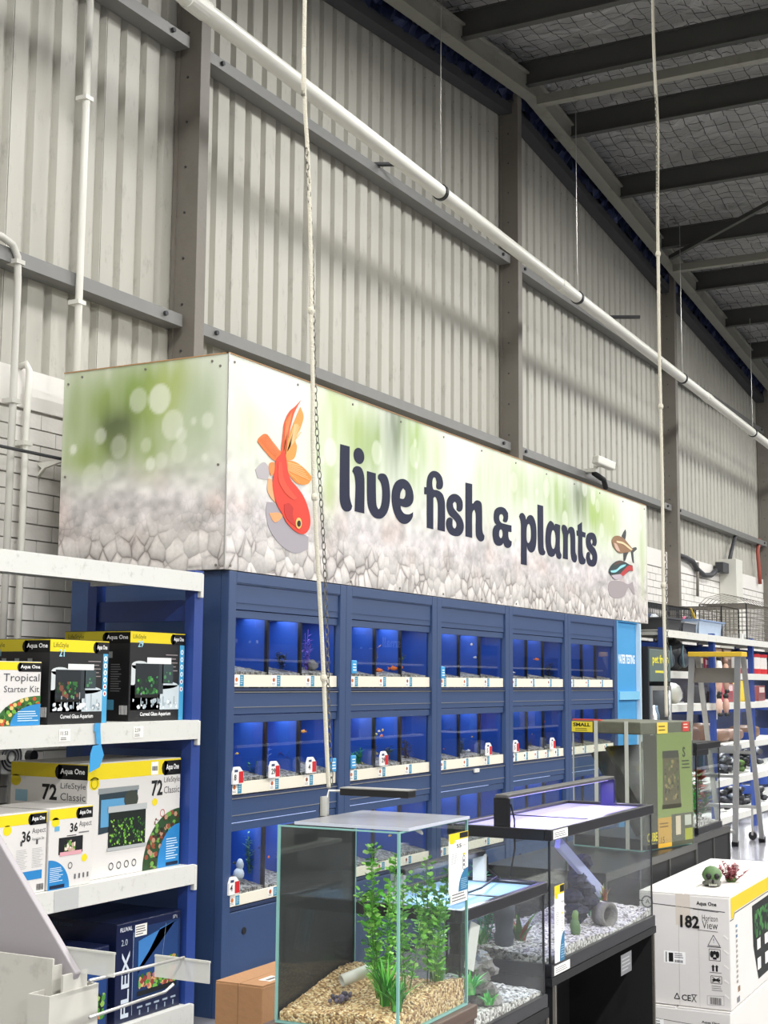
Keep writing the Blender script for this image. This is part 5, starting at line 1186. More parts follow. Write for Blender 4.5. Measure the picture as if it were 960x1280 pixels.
def inB(px, py, z=.055): q = P(px, py, z=BZ+z); return (min(max(q[0], BX+.04), BX+BW-.06), min(max(q[1], BY+.05), BY+BD-.05), BZ+z-.015)
q = inB(722, 1150); b = MB(); rr = random.Random(12)
for k in range(9): b.blob(rr.uniform(-.05, .05), rr.uniform(-.03, .03), .03+k*.023, .05-.003*k, .04, .03, '3b3d4c', seg=9, ring=7, j=.5, rnd=rr)
b.build('dark_rock', DROCK, smooth=False, loc=q, label='tall dark craggy rock in the long tank', cat='rock')
q = inB(772, 1152); b = MB()
n_ = 18; vs = []
for xx, r_, rr_ in ((0, .045, 1), (.09, .04, 1), (.09, .028, 1), (0, .033, 1)):
    vs += [(xx*.6+.0, r_*math.cos(2*math.pi*j/n_)*1.0, .035+r_*math.sin(2*math.pi*j/n_)) for j in range(n_)]
b.add(vs, [(k*n_+j, k*n_+(j+1) % n_, ((k+1) % 4)*n_+(j+1) % n_, ((k+1) % 4)*n_+j) for k in range(4) for j in range(n_)], '6d665c')
b.build('log_cave', ROCK, smooth=True, loc=q, rz=R(70), label='grey hollow log ornament near the right end of the long tank', cat='ornament')
q = inB(757, 1146); grass('red_tipped_plant', q[0]-.01, q[1], q[2]+.075, .07, 26, 'yellow-green plant with red tips above the log in the long tank', 9, ['b8a838', '8aa83c', 'a8502e', 'c2662e'], .008, .8)
q = inB(680, 1160); plant_sprig('tall_aqua_plant', BX+.09, BY+.26, BZ+.04, .27, 26, ['3fae7a', '58c890', '2c8a5c', '7ad8a8'], 'tall green plant at the left end of the long tank', None, .05, .026, .014, 31, 10)
q = inB(737, 1143); plant_sprig('small_aqua_plant', q[0], q[1], q[2]+.01, .07, 12, ['3f9a5a', '58b878', '7ac8a0'], 'small pale green plant beside the dark rock in the long tank', None, .03, .018, .008, 33, 6)
q = inB(719, 1168); b = MB(); b.blob(0, 0, .035, .022, .018, .035, '5a7a4a', seg=8, ring=7, j=.3).blob(.0, 0, .075, .014, .012, .02, '7a9a5a', seg=8, ring=6, j=.3); b.build('green_ornament', COLR, smooth=True, loc=q, label='small mossy green ornament beside the price card of the long tank', cat='ornament')
q = P(641, 1180, z=BZ+.05); q = (BX+.07, min(max(q[1], BY+.05), BY+BD-.07), BZ+.04); b = MB()
b.lathe([(.032, 0), (.030, .03), (.034, .05), (.028, .06), (.031, .10), (.036, .115), (.033, .15), (.02, .155)], 16, c='4a4e5c'); b.build('stump_ornament', COLR, smooth=True, loc=q, label='grey banded stump ornament at the left end of the long tank', cat='ornament')
grass('broad_leaf_plant', q[0]+.08, q[1]-.02, q[2], .13, 16, 'broad-leaved green and red plant behind the stump', 41, ['5a8a3a', 'a05040', '7a9a4a', '3f7a34'], .035, .7)
grass('broad_leaf_plant', q[0]-.03, q[1]+.07, q[2], .10, 14, 'pale green broad-leaved plant left of the stump in the long tank', 42, ['9ad08a', '6cc060', '58a850'], .03, .9)
# slanted pale blue-white bar across the tank
s0 = P(697, 1053, y=BY+.10); s1 = P(752, 1116, y=BY+.14)
MB().obox(s0, s1, (0, 1, 0), .02, .040).build('slanted_bar', mat('pale_blue_bar', 'b5bcec', .3), bevel=.004, label='pale blue-white bar leaning across the long tank', cat='filter')
# stand of the long tank
sB = empty('black_stand', (BX-.01, BY-.01, 0), R(.6), label='open black cabinet stand under the long tank', cat='stand', group='black aquarium stands')
SZ = BZ-.013
MB().box(0, BW+.02, 0, BD+.02, SZ-.025, SZ).build('top', BLACKM, sB)
MB().box(.02, .04, .0, BD+.01, 0, SZ-.025).build('side_panel', BLACKM, sB); MB().box(BW-.02, BW, 0, BD+.01, 0, SZ-.025).build('side_panel', BLACKM, sB)
MB().box(.04, BW-.02, BD-.01, BD+.01, 0, SZ-.025).build('back_panel', BLACKM, sB); MB().box(.04, BW-.02, .01, BD-.01, .26, .28).build('shelf', mat('dark_shelf', '2a2624', .5), sB); MB().box(.04, BW-.02, .01, BD-.01, .02, .04).build('shelf', bpy.data.materials['dark_shelf'], sB)
for xx in (.018, BW-.02): MB().box(xx, xx+.006, -.004, .006, 0, SZ-.025).build('edge_band', STEEL, sB)
pr = PR((BW*.62, -.001, SZ-.11), (1, 0, 0), (0, 0, 1), .0004); pr.rect(0, 0, .12, .07, '77777a', 0); pr.lines(.01, .01, .11, .06, 4, 'aaaaac', 1); pr.done(sB, 'hanging_label')

# ---- lower tank between the two
CW0, CW1, CYY, CDD = 3.43, 4.035, 1.615, .325
CZ = P(683, 1254, y=CYY)[2]; CH = .995-CZ
tC = tank('low_tank', CW0, CYY, CZ, CW1-CW0, CDD, CH, 'lower black-rimmed tank between the leafy tank and the long tank, pale blue top', R(.6), rim=.028, edge=BLACK)
Wc = CW1-CW0
lg = glass('blue_lid_glass', (.75, .85, .95), 1.45, .08, ('a8cbe8', .6))
for a, c in ((.016, Wc*.52), (Wc*.55, Wc-.016)): MB().box(a, c, .016, CDD-.016, CH-.010, CH-.004).build('glass_lid', lg, tC)
MB().box(Wc*.52, Wc*.55, .016, CDD-.016, CH-.012, CH-.002).build('lid_bar', BLACK, tC)
heap('gravel', .008, Wc-.008, .008, CDD-.008, 0, lambda u, v: .035+.03*(1-u)+.02*v, GRAVWHITE, tC, nx=60, ny=30, amp=.003)
area((Wc/2, CDD*.5, CH+.09), Wc*.7, .03, 2.0, (.75, .85, 1.0), parent=tC, name='tank_light')
q = P(600, 1268, y=CYY+.06); b = MB(); rr = random.Random(22)
for k in range(12): b.blob(rr.uniform(-.03, .035)+.01*math.sin(k), rr.uniform(-.02, .02), .02+k*.011, .042-.0018*k, .035-.001*k, .02, '8a8078', seg=9, ring=6, j=.6, rnd=rr)
b.build('dragon_stone', ROCK, smooth=False, loc=(q[0], q[1], CZ+.04), label='craggy brown-grey stone on white gravel in the lower tank', cat='rock')
q = P(588, 1232, y=CYY+.05); grass('bright_leaf_plant', q[0], q[1], CZ+.10, .075, 34, 'bright green leafy plant on top of the craggy stone', 14, ['6cd060', '4fc04a', '9ae08a', '3fa85a'], .017, 1.0)
q = P(600, 1262, y=CYY+.04); grass('bright_leaf_plant', q[0]+.015, q[1]-.02, CZ+.065, .05, 14, 'bright green leaves in front of the craggy stone', 15, ['6cd060', '4fc04a', '8ae0a0'], .014, 1.2)
e = MB().obox(P(586, 1212, y=CYY+.015), P(594, 1154, y=CYY+.015), (1, 0, 0), .06, .003).build('price_board', WHITE, label='white price board leaning inside the lower tank', cat='board')
# light over the lower tank
lc = empty('tank_lamp', (CW0, CYY, CZ+CH), R(.6), label='black light bar with a clear bracket over the lower tank', cat='lamp')
qa = Vector(P(500, 1090, y=CYY+.2))-Vector(lc.location); qb = Vector(P(610, 1069, y=CYY+.2))-Vector(lc.location); qa.x = max(qa.x, .02)
MB().obox((qa.x, .2, .085), (Wc-.02, .2, .085), (0, 1, 0), .035, .02).build('light_bar', BLACK, lc, bevel=.004)
MB().box(Wc-.035, Wc-.02, .18, .22, 0, .08).build('leg', CLEARP, lc); MB().box(.02, .035, .18, .22, 0, .08).build('leg', CLEARP, lc)
MB().tube([(Wc-.03, .19, .08), (Wc+.005, .19, .07), (Wc+.01, .19, .03), (Wc-.01, .15, .012), (Wc*.6, .10, .012), (Wc*.2, .09, .012)], .004, 6).build('cord', BLACK, lc)
sC = empty('black_stand', (CW0-.01, CYY-.01, 0), R(.6), label='black cabinet stand under the lower tank', cat='stand', group='black aquarium stands')
SZ = CZ-.013
MB().box(0, Wc+.02, 0, CDD+.02, SZ-.03, SZ).build('top', BLACKM, sC); MB().box(.005, Wc+.015, .004, CDD+.015, 0.02, SZ-.03).build('cabinet', BLACKM, sC); MB().box(Wc+.008, Wc+.014, -.002, .006, 0, SZ-.03).build('edge_band', STEEL, sC); MB().box(.03, Wc, .03, CDD, 0, .02).build('plinth', BLACKM, sC)

# ---- wrapped terrarium
DX, DY, DZ, DW, DD, DH = 6.45, 2.10, .822, .476, .38, .592
tD = tank('terrarium', DX, DY, DZ, DW, DD, DH, 'glass terrarium wrapped in film with a green picture card, beyond the long tank', R(-13), edge=mat('film_edge', 'a8aca2', .3), gl=GLASS)
OLV = mat('mesh_lid', '5a5c4c', .6, var=.5, vscale=25)
MB().box(-.005, DW+.005, -.006, DD+.005, DH-.055, DH+.004).build('mesh_lid', OLV, tD, bevel=.006)
MB().box(0, DW, 0, DD, 0, .05).build('base_frame', BLACK, tD)
for (ya_, za, yb_, zb, xx) in ((.30, .44, .05, .06, .20), (.22, .47, .02, .16, .20)):
    MB().obox((xx, ya_, za), (xx, yb_, zb), (1, 0, 0), .30, .02).build('packed_door', mat('packed_dark', '33342f', .4) if 'packed_dark' not in bpy.data.materials else bpy.data.materials['packed_dark'], tD)
for yy in (.06, .23): MB().box(-.010, -.007, yy, yy+.02, .0, DH+.006).build('film_strap', mat('strap_film', 'b9bcb2', .3) if 'strap_film' not in bpy.data.materials else bpy.data.materials['strap_film'], tD)
MB().box(-.008, DW+.008, -.009, -.0075, .02, DH).build('film', WRAP, tD)
MB().box(.025, .14, -.007, -.002, .0, DH-.06).build('dark_card', CARDK, tD)
gc = MB().box(.14, DW, -.007, -.002, .0, DH-.05).build('picture_card', mat('green_card', '8aa04c', .5, var=.1), tD)
f = PR((.14, -.007, 0), (1, 0, 0), (0, 0, 1), .0004); Wg = DW-.14
f.rect(.0, .0, Wg*.38, .14, 'd8a838', 0); f.rect(Wg*.38, 0, Wg, .15, '4a4c3c', 0); f.rect(Wg*.5, .05, Wg*.64, .14, 'c8bca8', 1); f.rect(Wg*.76, .09, Wg*.95, .14, 'b8bcb4', 1); f.rect(Wg*.76, .02, Wg*.98, .075, '9aa02e', 1); f.text('15', Wg*.08, .02, .03, '3a2e10', l=1); f.lines(Wg*.05, .09, Wg*.32, .12, 2, '6a4a10', 1)
f.poly([(Wg*.14, .18), (Wg*.66, .19), (Wg*.62, .44), (Wg*.16, .44)], '57523c', 1); f.rect(Wg*.15, .42, Wg*.6, .455, '34352e', 2); f.speck(Wg*.2, .22, Wg*.6, .41, ['6e6840', '8a7c50', '3c3c2c', '4a5a34'], 60, .014, 2); f.rect(Wg*.12, .18, Wg*.66, .20, '3a382c', 4)
f.text('S', Wg*.72, .42, .05, '2e3a1c', l=1, bold=.03); f.lines(Wg*.7, .36, Wg*.95, .41, 3, '2e3a1c', 1)
f.done(gc, 'print')
f = PR((.0, -.0095, DH-.055), (1, 0, 0), (0, 0, 1), .0004); f.rect(.14, .002, .24, .055, 'd8bc4c', 0); f.lines(.155, .01, .225, .045, 2, '6a5a20', 1); f.rect(.385, .008, .448, .055, 'b8423a', 0); f.lines(.395, .02, .44, .05, 2, 'e0c0b0', 1); f.done(tD, 'lid_labels')
f = PR((.03, -.0075, .0), (1, 0, 0), (0, 0, 1), .0004); f.text('CUBE', .008, .035, .042, 'cfc22c', w=.095, l=0, bold=.03); f.lines(.01, .02, .1, .03, 1, '8a8a30', 0); f.done(gc, 'print')
f = PR((-.0065, DD, DH-.05), (0, -1, 0), (0, 0, 1), .0004); f.rect(.0, 0, .12, .05, 'd9c83a', 0); f.text('SMALL', .008, .026, .018, '2c2a12', w=.10, l=1, bold=.04); f.lines(.02, .004, .10, .02, 2, '3a3612', 1); f.done(tD, 'end_label')
MB().box(.0, .02, .22, DD, DH+.005, DH+.012).build('red_tag', mat('red_tag', 'c84a3a', .5), tD)

# ---- far planted tank and the row of black stands
EX, EY, EZ, EW, ED, EH = 7.55, 2.145, .802, .47, .30, .47
tE = tank('planted_tank', EX, EY, EZ, EW, ED, EH, 'farther tank with a black hood, green plants and red leaves', rim=.03, edge=BLACK)
MB().box(-.004, EW*.5, -.004, ED+.004, EH-.06, EH+.01).build('hood', BLACK, tE); MB().box(EW*.5, EW, -.002, ED, EH-.025, EH+.006).build('hood_edge', BLACK, tE)
heap('gravel', .008, EW-.008, .008, ED-.008, 0, lambda u, v: .05+.02*math.sin(u*5), GRAVWHITE, tE, nx=26, ny=14, amp=.003)
MB().box(.01, EW-.01, ED-.012, ED-.008, .03, EH*.72).build('background_card', mat('pale_background', '9ba59a', .6, var=.6, vscale=16), tE)
plant_sprig('green_plant', EX+.12, EY+.09, EZ+.05, .25, 30, ['2fa83a', '1f8a2c', '4ac84a', '186a20'], 'bright green plant at the left of the farther planted tank', None, .09, .04, .02, 51, 12)
plant_sprig('red_leaf_plant', EX+.30, EY+.09, EZ+.10, .24, 9, ['9a3a2a', 'b04a34', '7a2c24'], 'red broad-leaved plant in the farther planted tank', None, .09, .07, .05, 53, 5)
plant_sprig('dark_green_plant', EX+.32, EY+.08, EZ+.05, .15, 14, ['2a6a2c', '4a8a34', '6a7a34', '8a3a2c'], 'dark green plant under the red leaves', None, .07, .06, .03, 54, 6)
area((EW/2, ED/2, EH-.03), EW*.7, .04, 1.4, (.9, .95, 1), parent=tE, name='tank_light')
def stand(x, y, W_, D_, z, lab, rz=0, lines=2):
    e = empty('black_stand', (x, y, 0), rz, label=lab, cat='stand', group='black aquarium stands')
    MB().box(0, W_, 0, D_, z-.035, z).build('top', TRIMB, e); MB().box(.004, W_-.004, .006, D_-.004, .03, z-.035).build('cabinet', BLACKM, e); MB().box(.03, W_-.03, .04, D_-.02, 0, .03).build('plinth', BLACKM, e)
    MB().box(0, W_, -.003, 0, z-.035, z-.002).build('edge_band', mat('band_grey', '4a4a48', .5) if 'band_grey' not in bpy.data.materials else bpy.data.materials['band_grey'], e)
    for k in range(lines+1): xx = .004+(W_-.020)*k/lines; MB().box(xx, xx+.012, -.002, .006, .03, z-.035).build('door_edge', bpy.data.materials['band_grey'], e)
    return e
stand(5.66, 2.00, 1.36, .55, .815, 'black cabinet stand under the film-wrapped terrarium', 0, 3)
stand(7.10, 2.12, 1.03, .42, .795, 'black cabinet stand under the farther planted tank', 0, 3)

# ================================================================ BOXES ON THE FLOOR
def bigbox(x, y, W_, D_, z, H_, rz, label, nm='long_carton'):
    e = empty(nm, (x, y, z), rz, label=label, cat='box', group='white tank cartons on the floor')
    MB().box(0, W_, 0, D_, 0, H_-.004).build('carton_body', CARDW, e, bevel=.004)
    MB().box(.002, W_-.002, .001, D_*.5-.004, H_-.004, H_+.002).build('top_flap', CARDW, e); MB().box(.002, W_-.002, D_*.5+.004, D_-.001, H_-.004, H_+.001).build('top_flap', CARDW, e)
    return e
KX, KY, KW, KD, KZ, KH = 5.915, 1.552, 1.26, .385, .262, .458
e = bigbox(KX, KY, KW, KD, KZ, KH, R(1.5), 'large white carton printed 182 with a skull ornament and a plant on top')
f = PR((0, KD, 0), (0, -1, 0), (0, 0, 1), .0005); g = '3a3a3c'
f.ring(KD*.09, KH*.905, .02, .026, '6a6a6a', 0, 18); f.ell(KD*.09, KH*.905, .017, .017, 'd8d6d0', 1); f.text('A', KD*.075, KH*.89, .018, g, l=2); f.line([(.0, KH*.915), (KD*.05, KH*.912)], .004, g, 1); f.line([(KD*.14, KH*.895), (KD*.95, KH*.865)], .003, g, 0)
f.text('Aqua One', KD*.64, KH*.90, .021, '222222', w=KD*.22, l=1, bold=.03); f.line([(KD*.6, KH*.873), (KD*.88, KH*.86)], .002, g, 2)
f.text('182', KD*.46, KH*.70, .052, '1c1c1c', w=KD*.21, l=4, bold=.035); f.text('Horizon', KD*.70, KH*.775, .024, g, w=KD*.17, l=0); f.text('View', KD*.70, KH*.705, .032, g, w=KD*.17, l=0); f.line([(KD*.65, KH*.69), (KD*.87, KH*.685)], .002, g, 1)
f.line([(KD*.76, KH*.56), (KD*.82, KH*.655), (KD*.89, KH*.56), (KD*.76, KH*.56)], .0025, g, 0); f.text('!', KD*.817, KH*.585, .018, g, l=0); f.line([(KD*.75, KH*.55), (KD*.9, KH*.55)], .003, g, 0)
def icon(u0, v0, u1, v1): f.line([(u0, v0), (u1, v0), (u1, v1), (u0, v1), (u0, v0)], .002, g, 0)
icon(KD*.77, KH*.43, KD*.89, KH*.53); f.ell(KD*.80, KH*.485, .008, .014, '1c1c1c', 1); f.ell(KD*.86, KH*.485, .008, .014, '1c1c1c', 1); f.rect(KD*.81, KH*.44, KD*.85, KH*.46, '1c1c1c', 1); f.ell(KD*.83, KH*.5, .007, .008, '1c1c1c', 2)
for k in (.81, .85): f.rect(KD*k-.004, KH*.335, KD*k+.004, KH*.38, '1c1c1c', 0); f.poly([(KD*k-.008, KH*.375), (KD*k+.008, KH*.375), (KD*k, KH*.395)], '1c1c1c', 1)
f.line([(KD*.77, KH*.325), (KD*.9, KH*.325)], .002, g, 0)
icon(KD*.785, KH*.23, KD*.9, KH*.295); f.line([(KD*.80, KH*.26), (KD*.885, KH*.262)], .008, '1c1c1c', 1); f.line([(KD*.8, KH*.24), (KD*.88, KH*.285)], .003, '1c1c1c', 2); f.line([(KD*.8, KH*.285), (KD*.88, KH*.24)], .003, '1c1c1c', 2)
f.lines(KD*.79, KH*.16, KD*.91, KH*.215, 3, '8a8a8a', 0)
f.rect(KD*.27, KH*.37, KD*.51, KH*.48, 'f6f6f4', 0); f.rect(KD*.325, KH*.385, KD*.375, KH*.465, '18181a', 1); f.lines(KD*.39, KH*.42, KD*.49, KH*.47, 3, '55555a', 1); f.bars(KD*.39, KH*.382, KD*.48, KH*.405, '222222', 1); f.rect(KD*.29, KH*.38, KD*.305, KH*.47, '8a8a8a', 1)
f.line([(KD*.38, KH*.06), (KD*.41, KH*.11), (KD*.44, KH*.06), (KD*.38, KH*.06)], .004, '2a2a2a', 0); f.text('CE', KD*.46, KH*.05, .025, '2a2a2a', l=0, bold=.02); f.line([(KD*.57, KH*.045), (KD*.62, KH*.11)], .003, '2a2a2a', 0); f.line([(KD*.62, KH*.045), (KD*.57, KH*.11), (KD*.63, KH*.11)], .003, '2a2a2a', 0)
f.line([(KD*.74, KH*.035), (KD*.92, KH*.045), (KD*.92, KH*.125), (KD*.74, KH*.115), (KD*.74, KH*.035)], .0015, '9a9a9a', 0); f.bars(KD*.77, KH*.045, KD*.89, KH*.105, '3a3a3a', 0)
f.rect(KD*.41, KH*.72, KD*.57, KH, 'cfc6ba', 0); f.line([(KD*.44, 0), (KD*.44, KH*.72)], .002, 'bbb6ae', 0); f.line([(KD*.66, 0), (KD*.66, KH*.9)], .0015, 'c3beb6', 0)
for k in range(5): f.line([(KD*.93, KH*(.66-.13*k)), (KD*.98, KH*(.63-.13*k))], .006, 'eeece8', 1)
f.done(e, 'end_print')
f = PR((0, 0, 0), (1, 0, 0), (0, 0, 1), .0005); f.poly([(.02, KH*.80), (.06, KH*.80), (.09, KH*.85), (KW, KH*.86), (KW, KH*.985), (.02, KH*.985)], 'd8be28', 0); f.line([(.0, KH*.79), (.06, KH*.79), (.09, KH*.835), (KW, KH*.85)], .004, '4a4420', 1)
f.poly([(.42, KH*.80), (1.2, KH*.82), (1.2, KH*.10), (.52, KH*.08), (.43, KH*.42)], '1e2220', 1); f.speck(.46, KH*.48, 1.15, KH*.74, ['2f5a34', '3f7a3c', '1c3a24', '4a8a4a', '1a2a20'], 160, .022, 2)
for k in range(4): f.rect(.5+.16*k, KH*(.36), .57+.16*k, KH*.46, 'e6e4e0', 4); f.rect(.5+.16*k, KH*.17, .57+.16*k, KH*.28, 'e6e4e0', 4)
for k in range(12): f.rect(.10, KH*(.70-.045*k), .13, KH*(.725-.045*k), ['6a8aa4', '8a8a90', '4a6a8a'][k % 3] if k < 3 else '9a948c', 1)
f.rect(.12, KH*.12, .16, KH*.17, '8a6a4a', 1); f.rect(.10, KH*.03, .15, KH*.08, '77777a', 1); f.done(e, 'front_print')
e = bigbox(KX-.02, KY-.0, 1.3, .45, 0, .258, R(1.5), 'flat white carton on the floor under the 182 carton')
f = PR((0, .45, 0), (0, -1, 0), (0, 0, 1), .0005); f.ring(.04, .215, .014, .018, g, 0, 14); f.line([(.06, .21), (.42, .19)], .002, g, 0); f.text('Aqua One', .33, .205, .012, '222222', w=.075, l=1, bold=.03); f.text('182', .30, .135, .04, '1c1c1c', w=.07, l=0, bold=.03); f.text('Horizon', .375, .165, .012, g, w=.05, l=0); f.text('View', .375, .14, .018, g, w=.05, l=0)
f.rect(.07, .145, .17, .205, 'f6f6f4', 0); f.rect(.095, .15, .115, .20, '18181a', 1); f.lines(.12, .17, .16, .2, 3, '55555a', 1); f.bars(.12, .15, .16, .165, '222222', 1); f.line([(.2, .15), (.25, .15), (.25, .18), (.2, .18), (.2, .15)], .0015, '8a8a8a', 0); f.done(e, 'end_print')
# skull ornament and plant on the carton
q = P(890, 1108, z=KZ+KH); zt = KZ+KH+.003
sk = empty('skull_ornament', (q[0], q[1], zt), R(200), label='grey and green skull ornament on the 182 carton', cat='ornament')
SKG = '66685f'; b = MB()
b.blob(0, 0, .045, .052, .042, .04, '4a6a3a', seg=14, ring=10, j=.12); b.blob(.02, 0, .022, .035, .032, .022, SKG, seg=12, ring=8, j=.15); b.build('cranium', COLR, sk, smooth=True)
b = MB(); b.blob(-.01, 0, .012, .06, .045, .012, SKG, seg=12, ring=6, j=.3); b.build('rock_base', COLR, sk, smooth=True)
for s_ in (-1, 1): MB().blob(.046, .018*s_, .046, .010, .013, .013, '0a0a0a', seg=10, ring=8).build('eye_socket', COLR, sk, smooth=True)
MB().blob(.055, 0, .026, .006, .006, .009, '0a0a0a', seg=8, ring=6).build('nose_hole', COLR, sk, smooth=True)
b = MB(); [b.box(.044, .058, -.017+.007*k, -.0115+.007*k, .006, .015, 'a8a89a') for k in range(5)]; b.build('teeth', COLR, sk, kind='stuff')
b = MB().blob(-.045, .012, .052, .012, .02, .022, '0c0c0c', seg=10, ring=8).build('back_hole', COLR, sk, smooth=True)
q = P(914, 1103, z=KZ+KH); e = plant_sprig('red_plant', q[0], q[1], zt, .085, 44, ['a04a58', '8a3a48', 'c27a80', '6a3a3c', 'b86a70'], 'dusty red plastic plant standing on the 182 carton', None, .055, .020, .009, 61, 16)
MB().lathe([(.02, 0), (.026, .01), (.02, .02)], 12, c='4a6a2c').build('plant_base', COLR, e); grass('moss_leaves', q[0], q[1], zt+.012, .04, 40, 'green leaves around the foot of the red plastic plant', 62, ['4a8a2c', '6aa83c', '3a6a24'], .009, 1.2)
# brown carton beside the cabinets
e = empty('brown_carton', (4.377, 2.85, 0), R(1), label='brown cardboard carton standing beside the blue cabinets', cat='box')
MB().box(0, .46, 0, .205, 0, .498).build('carton_body', CARTON, e, bevel=.004); MB().box(.002, .458, .001, .1, .498, .503).build('top_flap', CARTON, e); MB().box(.002, .458, .105, .204, .498, .502).build('top_flap', CARTON, e)
pr = PR((.08, .02, .503), (1, 0, 0), (0, 1, 0), .0005); pr.rect(0, 0, .09, .05, 'e6e0d6', 0); pr.bars(.01, .01, .08, .03, '55504a', 1); pr.done(e, 'address_label')
pr = PR((0, .205, 0), (0, -1, 0), (0, 0, 1), .0005); pr.line([(.1, 0), (.1, .5)], .002, '7a5836', 0); pr.done(e, 'crease')

# ================================================================ DISPLAY GONDOLA IN THE LEFT FOREGROUND
GX = 1.5
g0 = P(60, 1290, x=GX); gd = empty('display_gondola', (GX, g0[1], 0), label='white display fixture with a hollow post and sloping panel in the left foreground', cat='display stand')
GO = Vector((GX, g0[1], 0)); GW = mat('gondola_white', 'b4b2aa', .4, dirt='8d8a82', dscale=16)
L3 = lambda px, py, **k: Vector(P(px, py, **k))-GO
# sloping panel: a real slab lying in the plane x = GX+.02
xx = GX+.05
pp = [L3(-70, 935, x=xx), L3(95, 1217, x=xx), L3(60, 1290, x=xx), L3(-70, 1290, x=xx)]
b = MB(); n_ = 4; b.add([tuple(p) for p in pp]+[(p.x+.012, p.y, p.z) for p in pp], [(0, 1, 2, 3), (7, 6, 5, 4), (0, 4, 5, 1), (1, 5, 6, 2), (2, 6, 7, 3), (3, 7, 4, 0)])
b.build('sloping_panel', mat('panel_lilac', '938e91', .5), gd, bevel=.002)
# hollow post
a = L3(62, 1246, x=GX); y0 = a.y; zt = a.z; y1 = L3(35, 1240, x=GX).y; dp = P(123, 1236, y=y0+GO.y)[0]-GX; t = .003
b = MB()
b.box(0, dp, y0, y0+t, 0, zt).box(0, t, y0+t, y1, 0, zt).box(t, dp, y1-t, y1, 0, zt).box(dp-t, dp, y0+t, y1-t, 0, zt)
b.build('hollow_post', GW, gd, kind='stuff')
# folded plate behind the post
b = MB(); yl = L3(-60, 1200, x=GX+.04).y; yr = L3(72, 1200, x=GX+.04).y; zp = L3(0, 1188, x=GX+.04).z
b.box(.03, .034, yr, yl, 0, zp).box(.034, .05, yr, yr+.004, 0, zp-.01).box(.03, .08, yr-.02, yr-.016, 0, zp-.02); b.build('folded_plate', GW, gd, kind='stuff')
# hooks
def hook(pa, pb, holders, label, tip=None):
    za = P(*pa, x=GX+.03)[2]; A = Vector(P(*pa, x=GX+.03)); Bq = Vector(P(*pb, x=GX+.26))
    e = empty('display_hook', A, label=label, cat='hook', group='wire display hooks')
    d = Bq-A
    pts = [(0, 0, 0), tuple(d*.5), tuple(d)]
    if tip: T_ = Vector(P(*tip, x=GX+.275))-A; pts.append(tuple(T_))
    MB().tube(pts, .0024, 8).build('wire', METAL, e, smooth=True)
    for (t, px0, py0, px1, py1) in holders:
        X = A.x+d.x*t; c0 = Vector(P(px0, py0, x=X))-A; c1 = Vector(P(px1, py1, x=X))-A
        MB().box(c0.x-.001, c0.x+.001, c0.y, c1.y, c1.z, c0.z).build('ticket_holder', CLEARP, e, bevel=.0005)
        MB().box(c0.x-.002, c0.x+.002, c0.y, c1.y, c0.z-.003, c0.z).build('holder_edge', CLEARP, e)
    return e
hook((112, 1226), (230, 1197), [(.15, 82, 1183, 143, 1222), (1.0, 194, 1193, 262, 1230)], 'upper wire hook with two clear ticket holders')
hook((112, 1272), (206, 1240), [], 'lower wire hook with a white upturned tip', tip=(217, 1230))

# ================================================================ BEYOND THE SIGN: BOOTH, FRIDGE, LADDER, SHELVES
# water testing booth
bt = empty('testing_booth', (11.478, 3.93, 0), label='light blue booth lettered WATER TESTING at the end of the cabinets', cat='booth')
WBT = .60
MB().box(.0, .035, 0, .5, 0, 2.13).build('side_panel', WTBLUE, bt); MB().box(WBT-.03, WBT, -.02, .5, 0, 2.13).build('side_panel', mat('booth_white_edge', 'c3d8e4', .5), bt)
MB().box(.035, WBT-.03, .02, .04, .0, 2.13).build('back_panel', WTBLUE, bt); MB().box(.035, WBT-.03, -.01, .02, 1.46, 1.53).build('shelf', mat('booth_shelf', '7cbcdc', .4), bt); MB().box(0, WBT, 0, .5, 2.13, 2.138).build('top', WTBLUE, bt)
pr = PR((.06, .02, 1.77), (1, 0, 0), (0, 0, 1)); pr.text('WATER TESTING', 0, 0, .08, 'eef6fa', w=.47, bold=.03); pr.done(bt, 'lettering')
# drinks-style fridge
fr = empty('display_fridge', (12.11, 3.86, 0), label='black glass-door fridge with a yellow lettered sign panel', cat='fridge')
FW = .66; FD_ = .6
for a_ in (.02, FW-.08):
    for c_ in (.02, FD_-.08): MB().box(a_, a_+.06, c_, c_+.06, 0, .05).build('foot', BLACK, fr)
MB().box(0, .03, 0, FD_, .05, 1.93).box(FW-.03, FW, 0, FD_, .05, 1.93).box(.03, FW-.03, FD_-.03, FD_, .05, 1.93).box(.03, FW-.03, 0, FD_, 1.90, 1.93).box(.03, FW-.03, 0, FD_, .05, .25).build('cabinet_body', BLACKM, fr, kind='stuff')
MB().box(.02, FW-.02, -.012, .10, 1.62, 1.91).build('sign_panel', mat('fridge_panel', '5a6a68', .4), fr, bevel=.004)
pr = PR((.03, -.0125, 1.64), (1, 0, 0), (0, 0, 1)); pr.text('pet fresh', .06, .12, .10, 'e6dc3a', w=.48, bold=.02); pr.lines(.14, .05, .46, .085, 1, 'cfc84a', 0, .6, 0); pr.done(fr, 'lettering')
dr = MB().box(.03, .06, -.02, .0, .26, 1.58).box(FW-.06, FW-.03, -.02, .0, .26, 1.58).box(.06, FW-.06, -.02, 0, 1.54, 1.58).box(.06, FW-.06, -.02, 0, .26, .30).build('door_frame', METAL, fr, kind='stuff')
MB().box(.06, FW-.06, -.012, -.006, .30, 1.54).build('door_glass', GLASS, fr)
MB().box(.03, FW-.03, .35, .36, .26, 1.6).build('lit_back', mat('fridge_white', 'cdd8de', .4), fr)
area((FW/2, .06, 1.57), .5, .04, 7, (.9, .95, 1), parent=fr, name='fridge_light')
